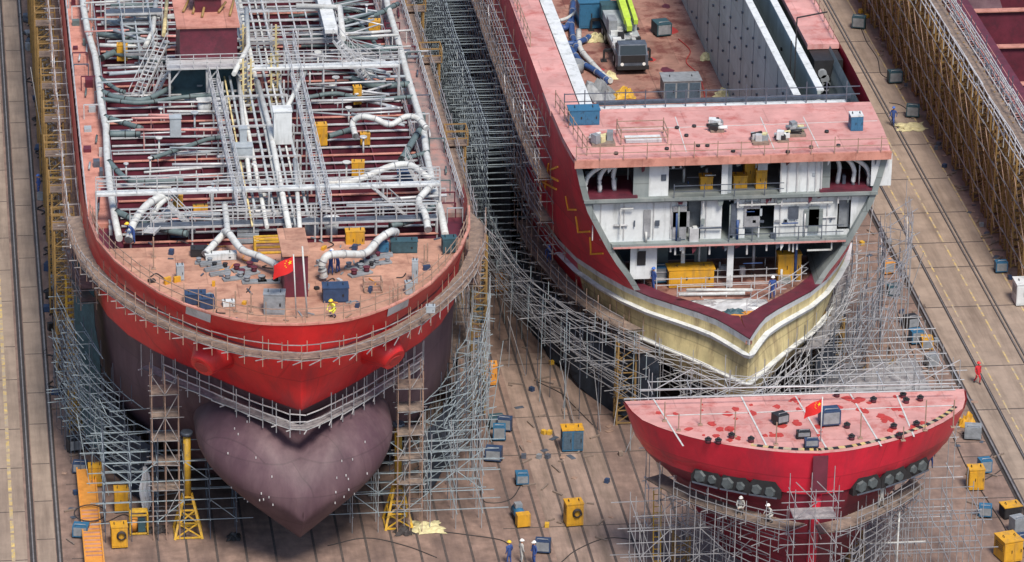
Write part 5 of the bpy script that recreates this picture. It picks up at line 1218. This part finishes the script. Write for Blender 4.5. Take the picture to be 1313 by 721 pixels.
Y=[('yellow cabinet on the starboard beams right of the rack, brightest one',411,186,.9,.8,1.5),('yellow cabinet cut by white pipes by the right stairway foot',459,226,.9,.7,1.0),('yellow cabinet at the forecastle edge right of the rack',455,318,1.3,.7,1.2),('yellow cabinet high on the port beams near the green hoses',157,78,.8,.7,1.2),('yellow cabinet high on the starboard side among hoses',480,42,.9,.7,.9),('small yellow cabinet behind the long hose right of the rack',458,134,.6,.6,1.3),('dull yellow cabinet by the cross walkway left of the rack',228,265,.7,.6,.8),('dull cream cabinet on the beams left of the rack near the forecastle',257,278,1.,.6,.7),('yellow pump box under the white bent duct at the right',468,186,.7,.6,.8)]
for l,px,py,w,d,h in Y: cabinet('deck_cabinet',l,'cabinet',px,py,17.8,w,d,h,'yellow_box',R.uniform(-.1,.1))
for l,px,py,w,d,h,mt in [('navy box on the beams left of the rack, near the forecastle',228,302,1.,.8,.9,'navy'),('navy crate below the white bent duct at the right',520,232,1.2,.7,.7,'navy'),('wide dark blue tank at the right of the red bow deck',518,322,1.8,.8,.8,'dark_teal'),('blue drum-like box left of the wide dark blue tank',491,322,.7,.6,.6,'blue_box'),
 ('pale skid box at the left of the forecastle edge',283,332,2.1,.6,.4,'white_paint'),('dark winch box at left end of the pale skid box',256,327,1.2,.8,.5,'black'),('grey box beside the flag on the red bow deck',352,400,1.4,1.,1.4,'grey_machine'),('dark blue machine left of the white bulwark patch on the red bow',250,388,1.4,.9,.7,'navy'),
 ('second dark blue machine touching the white bulwark patch on the red bow',265,394,1.,.8,.7,'navy'),('navy machine under the white bent duct, in front of the two workers',430,384,1.7,1.1,1.0,'navy'),('small blue box at the right rail of the red bow',576,322,1.,.8,1.,'dark_teal'),('small pale box on the red bow deck at the left of the mast foundation',293,392,.8,.5,.3,'white_paint'),
 ('small pale box at right of the red bow near the rail',552,400,.6,.5,.4,'pipe_grey'),('grey cone-topped box on the red bow deck, left part',231,358,.5,.5,1.0,'pipe_grey'),('tall grey twin post box at the right of the red bow deck',532,362,.4,.4,1.6,'pipe_grey'),('grey short post box at the right rail of the red bow',525,376,.6,.5,.8,'pipe_grey')]:
    cabinet('deck_box',l,'box',px,py,TZ if py>306 else 17.8,w,d,h,mt,R.uniform(-.15,.15),doors=1,legs=False)
def bollard(label,px,py,z,s=1.,mt='black',rz=0,group='mooring bollards on the red bow deck'):
    x,y=G(px,py,z); t=thing('mooring_bollard',label,'bollard',(x,y,z),group,rz)
    b=MB(); b.cb((0,0,0),1.7*s,.6*s,.12); part('base_plate',b,'grey_machine',t,world=False)
    for sx in (-1,1): b=MB(); b.cyl((sx*.5*s,0,.12),.2*s,.3*s,10); b.cyl((sx*.5*s,0,.12+.3*s),.25*s,.06,10); part('post',b,mt,t,world=False)
BP=[(262,338),(282,344),(318,352),(326,362),(312,346),(345,362),(470,342),(478,332),(490,338),(462,352),(455,345),(300,358)]
for i,(px,py) in enumerate(BP): bollard('dark double bollard on the red bow deck '+('left' if px<380 else 'right')+' of the mast foundation',px,py,TZ,R.uniform(.7,1),R.choice(['black','grey_machine','maroon']),R.uniform(-.5,.6),'mooring bollards on the red bow deck '+('left' if px<380 else 'right')+' half')
for i,(px,py) in enumerate([(318,290),(318,297),(318,304),(318,311),(270,340),(275,346),(282,352),(468,339),(490,330)]):
    x,y=G(px,py,TZ); b=MB(); b.cb((0,0,0),1.5,.35,.16,.0); b.cb((0,0,.16),1.5,.14,.1)
    o=solo('steel_channel','dark steel channel lying on the red bow deck '+('in the row by the rack end' if py<315 and px<330 else 'among the bollards at '+('left' if px<380 else 'right')),'steel channel',b,'grey_machine',(0,0,0),'steel channels lying on the bow deck'+str('' if py<315 and px<330 else ', '+('left' if px<380 else 'right'))); o.location=(x,y,TZ); o.rotation_euler=(0,0,.0 if px==318 else R.uniform(.2,.5))
# yellow frame on forecastle
x,y=G(347,322,TZ); t=thing('lifting_frame','yellow open lifting frame on the bow deck left of the mast foundation','lifting frame',(x,y,TZ)); b=MB()
for sx in (-1,1):
    for sy in (-1,1): b.bar((sx*1.1,sy*.5,0),(sx*1.1,sy*.5,.9),.13)
for zz in (.1,.9):
    for a,d in (((-1.1,-.5),(1.1,-.5)),((1.1,-.5),(1.1,.5)),((1.1,.5),(-1.1,.5)),((-1.1,.5),(-1.1,-.5))): b.bar((*a,zz),(*d,zz),.12)
part('frame',b,'yellow_steel',t,world=False); b=MB(); b.bar((-1.1,0,.9),(1.1,0,.9),.12); part('cross_beam',b,'yellow_steel',t,world=False)
x,y=G(478,372,TZ); t=thing('wire_basket','small open rusty frame basket on the bow deck at the right','basket',(x,y,TZ)); b=MB()
for sx in (-1,1):
    for sy in (-1,1): b.bar((sx*.6,sy*.5,0),(sx*.6,sy*.5,.8),.07)
for zz in (.05,.8):
    for a,d in (((-.6,-.5),(.6,-.5)),((.6,-.5),(.6,.5)),((.6,.5),(-.6,.5)),((-.6,.5),(-.6,-.5))): b.bar((*a,zz),(*d,zz),.07)
part('frame',b,'rust_pole',t,world=False)
# posts (rusty stanchions) on forecastle deck
for px,py in ((197,345),(197,330),(277,395),(302,400),(322,402),(504,395),(510,390),(544,340),(548,338)):
    x,y=G(px,py,TZ); b=MB(); b.bar((0,0,0),(0,0,1.5),.09); b.cb((0,0,0),.3,.3,.05); o=solo('deck_stanchion','rusty upright stanchion standing on the red bow deck','stanchion',b,'rust_pole',(0,0,0),'rusty stanchions on the bow deck'); o.location=(x,y,TZ)
# white bulwark patches with openings
for px0,px1,lab in ((238,268,'white primed fairlead patch in the left bulwark of the red bow'),(494,524,'white primed fairlead patch in the right bulwark of the red bow')):
    xx=[G(p,395 if px0<300 else 388,18.6)[0] for p in (px0,px1)]; b=MB(); P=HL.path(18.6,.06); xs=[p[0] for p in P]; ys=[p[1] for p in P]; rows=[[],[]]
    for k in range(6):
        x=xx[0]+(xx[1]-xx[0])*k/5
        for j,z in enumerate((18.1,18.98)):
            PP=HL.path(z,.07); c=[q for q in PP if q[1]<-36]; rows[j].append((x,float(np.interp(x,[q[0] for q in c],[q[1] for q in c])),z))
    b.sheet(rows); part('fairlead_patch',b,'white_paint',T,lab)
# flags
def flag(label,px,py,z,h,poletilt=(0,0),fl=1.3,name='flagpole',star=True,rz=3.3):
    x,y=G(px,py,z); t=thing(name,label,'flag',(x,y,z))
    b=MB(); b.tube([(0,0,0),(poletilt[0]*h,poletilt[1]*h,h)],.045,6); part('pole',b,'white_pipe',t,world=False)
    n=9; rows=[]; w=fl; hh=fl*.72; c,s_=math.cos(rz),math.sin(rz)
    def fp(u,v): # u 0..1 along, v 0..1 down
        a=u*w; return (poletilt[0]*h+a*c*.9+.03*math.sin(v*5),poletilt[1]*h+a*s_*.9+.12*math.sin(u*6+v*2)*u,h-.1-v*hh-u*.35*w-.05*math.sin(u*7))
    for i in range(n): rows.append([fp(j/(n-1),i/(n-1)) for j in range(n)])
    b=MB(); b.sheet(rows); cl=part('flag_cloth',b,'flag_red',t,world=False)
    def star5(cu,cv,r):
        b=MB(); pts=[]
        for k in range(10):
            a=math.pi/2+k*math.pi/5; rr=r if k%2==0 else r*.4; p=fp(cu+math.cos(a)*rr,cv-math.sin(a)*rr/.72); pts.append(p)
        for off in (-.03,.03): b.add([(p[0]-s_*off,p[1]+c*off,p[2]) for p in pts],[tuple(range(10))])
        o=mk('star',b,'flag_yellow',cl)
    star5(.2,.28,.12)
    for cu,cv in ((.38,.1),(.45,.22),(.45,.38),(.38,.5)): star5(cu,cv,.04)
    return t
flag('red flag with yellow stars by the mast foundation on the red bow',380,408,TZ,4.6,(-.04,.0),1.5)
b=MB(); P=[G3(394,407,TZ),(G(394,407,TZ)[0]-.3,G(394,407,TZ)[1]+.3,TZ+5)]; b.tube([P[0],P[1]],.06,6); solo('jackstaff','leaning white staff just right of the flagpole on the red bow','staff',b,'white_pipe',P[0])
flag('small red flag with yellow stars on a pole at the edge of the forecastle block',1052,566,13.05,3.2,(0,0),1.3)
# ---------------- open hull: contents ----------------
RZ=9.76
cabinet('site_container','dark blue container standing on the hold floor at the top of the picture','container',760,32,RZ,2.6,2.2,2.2,'blue_box',0,doors=2)
cabinet('deck_crate','dark grey machine cage on the hold floor near the top deck','crate',872,126,RZ,3.0,2.,1.7,'grey_machine',0,doors=3,grill=True)
for l,px,py,w,d,h,mt in [('blue skip on the left end of the pink top deck',748,157,2.2,1.2,1.1,'blue_box'),('pale box at the right end of the pink top deck with a blue front',1097,165,.9,1.,1.1,'blue_box')]:
    cabinet('deck_box',l,'box',px,py,20.53,w,d,h,mt,0,roof='white_paint' if px>1000 else None,legs=False)
def skid(label,px,py,z,w,d,seed,mt='tarp_cream'):
    r=random.Random(seed); x,y=G(px,py,z); t=thing('equipment_pallet',label,'pallet',(x,y,z),'loaded pallets on the pink top deck'); b=MB()
    b.cb((0,0,0),w,d,.18); part('pallet',b,'board',t,world=False)
    for k in range(8):
        b=MB(); h=r.uniform(.2,.7); cx,cy=r.uniform(-w*.35,w*.35),r.uniform(-d*.35,d*.35)
        if k%2: b.cb((cx,cy,.18),r.uniform(.25,.6),r.uniform(.25,.6),h,r.uniform(0,1.5))
        else: b.tube([(cx-.4,cy,.3+.1*k*.3),(cx+.4,cy+r.uniform(-.3,.3),.4+.1*k*.3)],r.uniform(.07,.16),7)
        part('load',b,r.choice(['galv_light','grey_machine','white_paint','black',mt]),t,world=False)
skid('cream loaded pallet beside the blue skip on the pink top deck',772,182,20.53,1.7,1.8,1,'tarp_cream'); skid('dark loaded pallet near the middle of the pink top deck rear edge',918,166,20.53,1.,1.4,2,'black'); skid('loaded pallet left of the pair right of centre on the pink top deck',974,182,20.53,1.2,1.4,3); skid('smallest loaded pallet between two bigger ones on the pink top deck',1003,180,20.53,.8,1.,4); skid('rearmost loaded pallet right of centre on the pink top deck',1021,172,20.53,1.2,1.3,5)
x,y=G(824,180,20.53); t=thing('pipe_rack','low pipe framed rack with white sheets on the pink top deck','rack',(x,y,20.53)); b=MB()
for a,d in (((-1.7,-.8),(1.7,-.8)),((1.7,-.8),(1.7,1.3)),((1.7,1.3),(-1.7,1.3)),((-1.7,1.3),(-1.7,-.8))):
    for zz in (.5,1.): b.bar((*a,zz),(*d,zz),.06)
    b.bar((*a,0),(*a,1.2),.07)
part('frame',b,'rust_pole',t,world=False); b=MB(); b.cb((0,-.1,.02),2.6,.9,.25); part('white_sheets',b,'white_paint',t,world=False)
for i in range(16):
    px=R.choice([(895,185),(907,186),(868,160),(880,163),(880,175),(1040,190),(855,190),(1060,170),(1005,192),(1075,185),(940,192),(790,196)][:12]) if i>11 else [(895,188),(907,188),(868,165),(890,163),(880,175),(1040,190),(855,192),(1060,170),(1010,196),(1075,188),(940,195),(790,198)][i]
    if i>11: break
    x,y=G(*px,20.53); b=MB(); b.cyl((0,0,0),.16,.16,8); o=solo('deck_fitting','small dark round fitting on the pink top deck','fitting',b,'black',(0,0,0),'small dark fittings on the top deck'); o.location=(x,y,20.53)
b=MB()
for pts,k in (([(768,167),(1125,155)],0),([(866,150),(880,195)],0),([(975,150),(993,192)],0),([(1030,150),(1050,190)],0)):
    a,c=G3(*pts[0],20.535),G3(*pts[1],20.535); b.bar(a,c,.07,.015)
part('deck_seam',b,'white_pipe',V)
def blob(l,px,py,z,s,mt='yellow_box',sd=1): tarp(l,px,py,z,s,s*.8,s*.55,mt,sd,'covered_machine','covered machine')
blob('cream covered machine by the end of the blue hoses on the hold floor',764,52,RZ,1.4,'tarp_cream',21); blob('cream sack at the end of the white duct on the hold floor',782,100,RZ,1.1,'tarp_cream',22); blob('low yellow tarp on the hold floor near the left of the machine cage',801,124,RZ,1.6,'yellow_steel',23); blob('yellow covered machine at the right near the grey bulkhead corner',927,125,RZ,1.5,'tarp_cream',24); blob('cream box-like sack against the grey bulkhead',906,76,RZ,1.1,'tarp_cream',25)
blob('grey scrap heap left of the low yellow tarp on the hold floor',765,125,RZ,2.8,'grey_machine',26); blob('dark scrap heap beside the crane truck to the upper right',848,40,RZ,1.2,'black',27)
x,y=G(737,92,RZ); b=MB(); b.cyl((0,0,0),.75,.9,16); o=solo('steel_drum','round grey steel drum by the left bulkhead on the hold floor','drum',b,'grey_machine',(0,0,0)); o.location=(x,y,RZ)
for p,w_ in (([(705,28),(730,22),(760,-5)],'white, high by the container'),): duct('thin white hose crossing behind the dark blue container on the hold floor',p,10.3,.18,'white_pipe','air_hose','hose')
duct('white duct snaking beside the blue hoses to the cream sack',[(742,40),(744,62),(758,80),(772,95),(783,104)],10.1,.28,'white_pipe')
for k,(p,w_) in enumerate([([(735,3),(733,25),(734,45),(740,62)],'rising towards the top'),([(716,56),(735,56),(748,52),(756,47)],'short level one'),([(731,62),(745,80),(762,90),(780,104)],'running to the cream sack'),([(712,30),(725,36),(735,20),(742,10)],'crossing at upper left')]):
    duct('blue ventilation hose on the hold floor, '+w_,p,10.1,.3,'duct_blue','ventilation_hose','hose')
duct('thin red hose wandering over the hold floor right of the crane truck',[(870,50),(885,65),(880,80),(895,95),(902,115),(905,135)],9.8,.05,'red_patch','air_hose','hose')
# dark stains patches on floor
for i in range(26):
    x=rp.uniform(5,18); y=rp.uniform(-14,38); b=MB(); r=rp.uniform(.2,.8); b.prism([(x+math.cos(2*math.pi*k/9)*r*rp.uniform(.5,1.3),y+math.sin(2*math.pi*k/9)*r*1.5*rp.uniform(.5,1.3)) for k in range(9)],9.75,9.762+i*.0005); part('rust_patch',b,'red_patch' if i%3 else 'maroon',V)
# interior crates
def crate(l,px,py,z,w,d,h,yy,mt='yellow_box',cat='crate'):
    x=Gy(px,py,yy)[0]; cabinet('storage_crate',l,cat,0,0,z,w,d,h,mt,0,xy=(x,yy),legs=False)
crate('small yellow crate alone in the left room of the upper open deck',905,235,17.21,.9,.8,.9,-24.3); crate('yellow crate, left of three in the middle room of the upper deck',948,240,17.21,1.0,.8,.9,-24.3); crate('tall yellow crate at the centre of three in the upper deck room',962,235,17.21,1.,.8,1.7,-23.4); crate('narrow yellow crate, right of three in the upper deck room',975,240,17.21,.8,.7,1.4,-24.6)
crate('wide yellow tarped crate on the cut deck left of the pillar',885,350,9.8,3.3,1.3,1.35,-24.6); crate('upright yellow cabinet on the cut deck right of the pillar',1011,345,9.8,1.7,.8,2.0,-24.2,cat='cabinet'); 
welder('blue gas bottle rack beside the worker inside the open bow',846,362,9.8,.9,.7,1.2,'blue_box',0,'bottle rack','x' and None or None,'gas_bottle_rack')
tarp('grey heap of sheets and pipes on the cut deck behind the bow notch',935,392,9.8,5.5,2.2,.35,'galv_light',41,'scrap_heap','scrap heap'); tarp('pale flat heap of cut plates on the floor left of the bow notch',905,392,9.8,3,1.5,.3,'board_grey',42,'scrap_heap','scrap heap')
tarp('dark heap of hoses on the floor in the bow notch',940,402,9.85,1.6,1.,.35,'dark_teal',43,'cable_heap','cable heap')
for k,(a,c) in enumerate((((880,372),(965,372)),((870,378),(955,376)))):
    b=MB(); b.tube([G3(*a,10.4+k*.2),G3(*c,10.4+k*.2)],.13,8); solo('loose_pipe',('upper' if k else 'lower')+' white pipe laid across the cut deck','pipe',b,'white_pipe',G3(*a,10.4))
# ---------------- truck crane ----------------
x,y=G(812,98,RZ); t=thing('truck_crane','grey white truck crane with a lime green boom parked on the hold floor','truck crane',(x,y+.3,RZ))
L=lambda b,n,m: part(n,b,m,t,world=False)
b=MB(); b.box(-1.2,1.2,.4,11.5,.75,1.15); L(b,'chassis','black')
b=MB(); b.box(-1.25,1.25,0,1.5,.7,1.7); b.add([(-1.2,0.05,1.7),(1.2,.05,1.7),(1.2,1.5,1.7),(-1.2,1.5,1.7),(-1.15,.4,2.5),(1.15,.4,2.5),(1.15,1.45,2.5),(-1.15,1.45,2.5)],[(4,5,6,7),(0,1,5,4),(1,2,6,5),(2,3,7,6),(3,0,4,7)]); cb_=part('cab',b,'galv_dark',t,world=False)
q=MB(); q.add([(-1.08,.04,1.74),(1.08,.04,1.74),(1.03,.36,2.42),(-1.03,.36,2.42)],[(0,1,2,3)]); mk('windscreen',q,'glass',cb_)
q=MB(); q.box(-1.0,1.0,-.04,0,1.1,1.7); mk('front_grille',q,'black',cb_)
for s_ in (-1,1): b=MB(); b.cyl((s_*.9,-.06,.95),.14,.06,10,axis='y'); L(b,'headlight','helm_white')
b=MB(); b.box(-1.3,1.3,-.15,.0,.5,.82); L(b,'bumper','black')
for k,yy in enumerate((1.2,2.6,7.6,9.2)):
    for s_ in (-1,1):
        b=MB(); b.cyl((s_*1.05-(.18 if s_>0 else .18),yy,.52),.52,.36,16,axis='x'); w=part('wheel',b,'tyre',t,world=False); q=MB(); q.cyl((s_*1.05+(.15 if s_>0 else -.19),yy,.52),.24,.05,12,axis='x'); mk('rim',q,'galv_light',w)
b=MB(); b.box(-1.25,1.25,1.6,6.2,1.15,1.6); L(b,'engine_deck','pipe_grey')
for k in range(22): b=MB(); b.cb((R.uniform(-1,1),1.9+k*.19,1.6),R.uniform(.3,.7),R.uniform(.25,.5),R.uniform(.15,.55)); L(b,'deck_equipment',['white_paint','black','galv_light'][k%3])
b=MB(); b.cyl((0,7.4,1.15),1.0,.35,18); L(b,'slewing_ring','black')
b=MB(); b.box(-1.2,1.2,6.2,9.4,1.5,2.3); L(b,'turntable','pipe_grey')
b=MB(); b.box(-1.3,1.3,9.4,10.6,1.5,2.7); L(b,'counterweight','dark_teal')
b=MB(); b.box(-1.25,-.55,5.4,6.8,1.6,2.8); L(b,'operator_cab','grey_machine')
bm=MB(); bm.bar((.25,5.2,2.8),(.15,15.5,4.4),.55,.6); B_=part('boom',bm,'lime',t,world=False)
q=MB(); q.bar((.25,3.9,2.6),(.25,5.4,2.83),.42,.46); mk('boom_tip',q,'lime',B_)
b=MB(); b.bar((1.0,5.4,2.6),(.95,15,3.9),.34,.4); L(b,'jib','lime')
for yy in (3.4,10.9):
    for s_ in (-1,1): b=MB(); b.bar((s_*1.2,yy,.95),(s_*1.9,yy,.95),.22); b.bar((s_*1.9,yy,.95),(s_*1.9,yy,.1),.16); b.cb((s_*1.9,yy,0),.5,.5,.08); L(b,'outrigger','black')
# second vehicle hint: machine on hold floor right of the truck
welder('dark engine with white drum on the hold floor beside the truck crane',848,44,RZ,1.3,1.5,1.,'dark_teal',.2,'engine','x' and None,'engine_unit')
# ---------------- things on the forecastle block ----------------
welder('blue machine with a lid on the deck of the forecastle block',1063,544,13.02,1.3,1.0,1.0,'navy',.1)
welder('pale and black small winch on the left half of the forecastle block deck',1000,543,13.02,.9,.8,.6,'black',.4,'winch',None,'deck_winch')
welder('dark small winch with cream trim near the flag on the forecastle block',1030,562,13.02,.9,.5,.4,'black',.0,'winch',None,'deck_winch')
welder('blue small machine at the striped edge of the forecastle block',1040,574,13.02,.9,.5,.5,'navy',.0)
for i,(px,py,h) in enumerate([(898,545,2),(942,560,1.8),(995,570,1.6),(1103,562,1.8),(1186,552,2.2),(1222,548,2),(852,540,1.4),(1158,565,1.),(870,552,1.2)]):
    x,y=G(px,py,13.02); b=MB(); b.bar((0,0,0),(0,0,h),.07); b.cb((0,0,0),.3,.3,.05); o=solo('deck_stanchion','thin upright stanchion standing on the pink deck of the forecastle block','stanchion',b,'rust_pole',(0,0,0),'stanchions on the forecastle block'); o.location=(x,y,13.02)
for (a,c) in (((800,512),(1225,500)),((820,500),(1225,492))):
    b=MB(); p,q_=G3(*a,13.6),G3(*c,13.6); b.tube([p,q_],.05,6); part('rear_rail',b,'galv_light',K)
t=thing('white_pole','tall white scaffold pole standing in front of the right lower half of the block','pole',(G(1149,735,2)[0],G(1149,735,2)[1],0)); b=MB(); b.cyl((0,0,0),.06,6.6,8); part('pole',b,'white_pipe',t,world=False); b=MB(); b.bar((-1.9,0,4.3),(1.9,0,4.3),.07); part('cross_pole',b,'white_pipe',t,world=False)
# ladders on the slip side of bow
for i,(px,py,h,l) in enumerate([(872,735,6,'thin yellow ladder leaning on the block scaffold at left'),(905,420,0,'')]):
    if h: 
        x,y=G(px-30,py,0); t=thing('ladder',l,'ladder',(x,y,0)); b=MB()
        for s_ in (-1,1): b.bar((s_*.25,0,0),(s_*.25,.8,h),.07)
        for k in range(14): b.bar((-.25,.8*k/14,h*k/14),(.25,.8*k/14,h*k/14),.05)
        part('frame',b,'yellow_steel',t,world=False)

# offcuts and small gear strewn on the bow deck of the tanker
for i in range(70):
    a_=rd.uniform(0,1); y=rd.uniform(-48.5,-33.8); hw=HL.half(18.2,y)-1.; x=-20.5+rd.uniform(-hw,hw)
    if hw<1: continue
    b=MB(); k=rd.random(); side='left' if x<-20.5 else 'right'
    if k<.4: b.cb((0,0,0),rd.uniform(.3,1.2),.1,.08); ty='steel_offcut'; c='offcut'; mt=rd.choice(['grey_machine','galv_dark','rust_pole']); w_='thin steel offcut'
    elif k<.7: b.tube([(0,0,.06),(rd.uniform(.3,1),rd.uniform(-.4,.4),.06),(rd.uniform(.6,1.4),rd.uniform(-.6,.6),.06)],.04,5,4); ty='welding_hose'; c='hose'; mt=rd.choice(['cable','cable','orange_box']); w_='short welding hose'
    else: b.cb((0,0,0),rd.uniform(.2,.5),rd.uniform(.2,.5),rd.uniform(.15,.5)); ty='tool_box'; c='box'; mt=rd.choice(['navy','grey_machine','yellow_box','galv_light','black']); w_='small tool box'
    o=solo(ty,'%s lying on the %s half of the red bow deck'%(w_,side),c,b,mt,(0,0,0),w_+' pieces on the %s half of the bow deck'%side); o.location=(x,y,18.205); o.rotation_euler=(0,0,rd.uniform(0,3))

for i in range(34):
    y=rd.uniform(-20,64); x=rd.uniform(-36.1,-35.9)+rd.uniform(-.2,.0); b=MB(); k=rd.random()
    if k<.5: b.cb((0,0,0),rd.uniform(.3,.8),rd.uniform(.3,.9),rd.uniform(.2,.7)); ty='gear_box'; c='box'; mt=rd.choice(['navy','grey_machine','black','dark_teal','galv_dark']); w_='dark gear box'
    else: b.tube([(0,0,.07),(.3,.6,.07),(-.2,1.3,.07),(.3,1.9,.07)],.06,5,5); ty='hose_coil_heap'; c='hose'; mt='cable'; w_='short dark hose'
    o=solo(ty,w_+' lying on the cluttered strip between the left rail and the towers',c,b,mt,(0,0,0),w_+'s on the strip left of the tanker towers'); o.location=(x,y,.02); o.rotation_euler=(0,0,rd.uniform(-.4,.4))
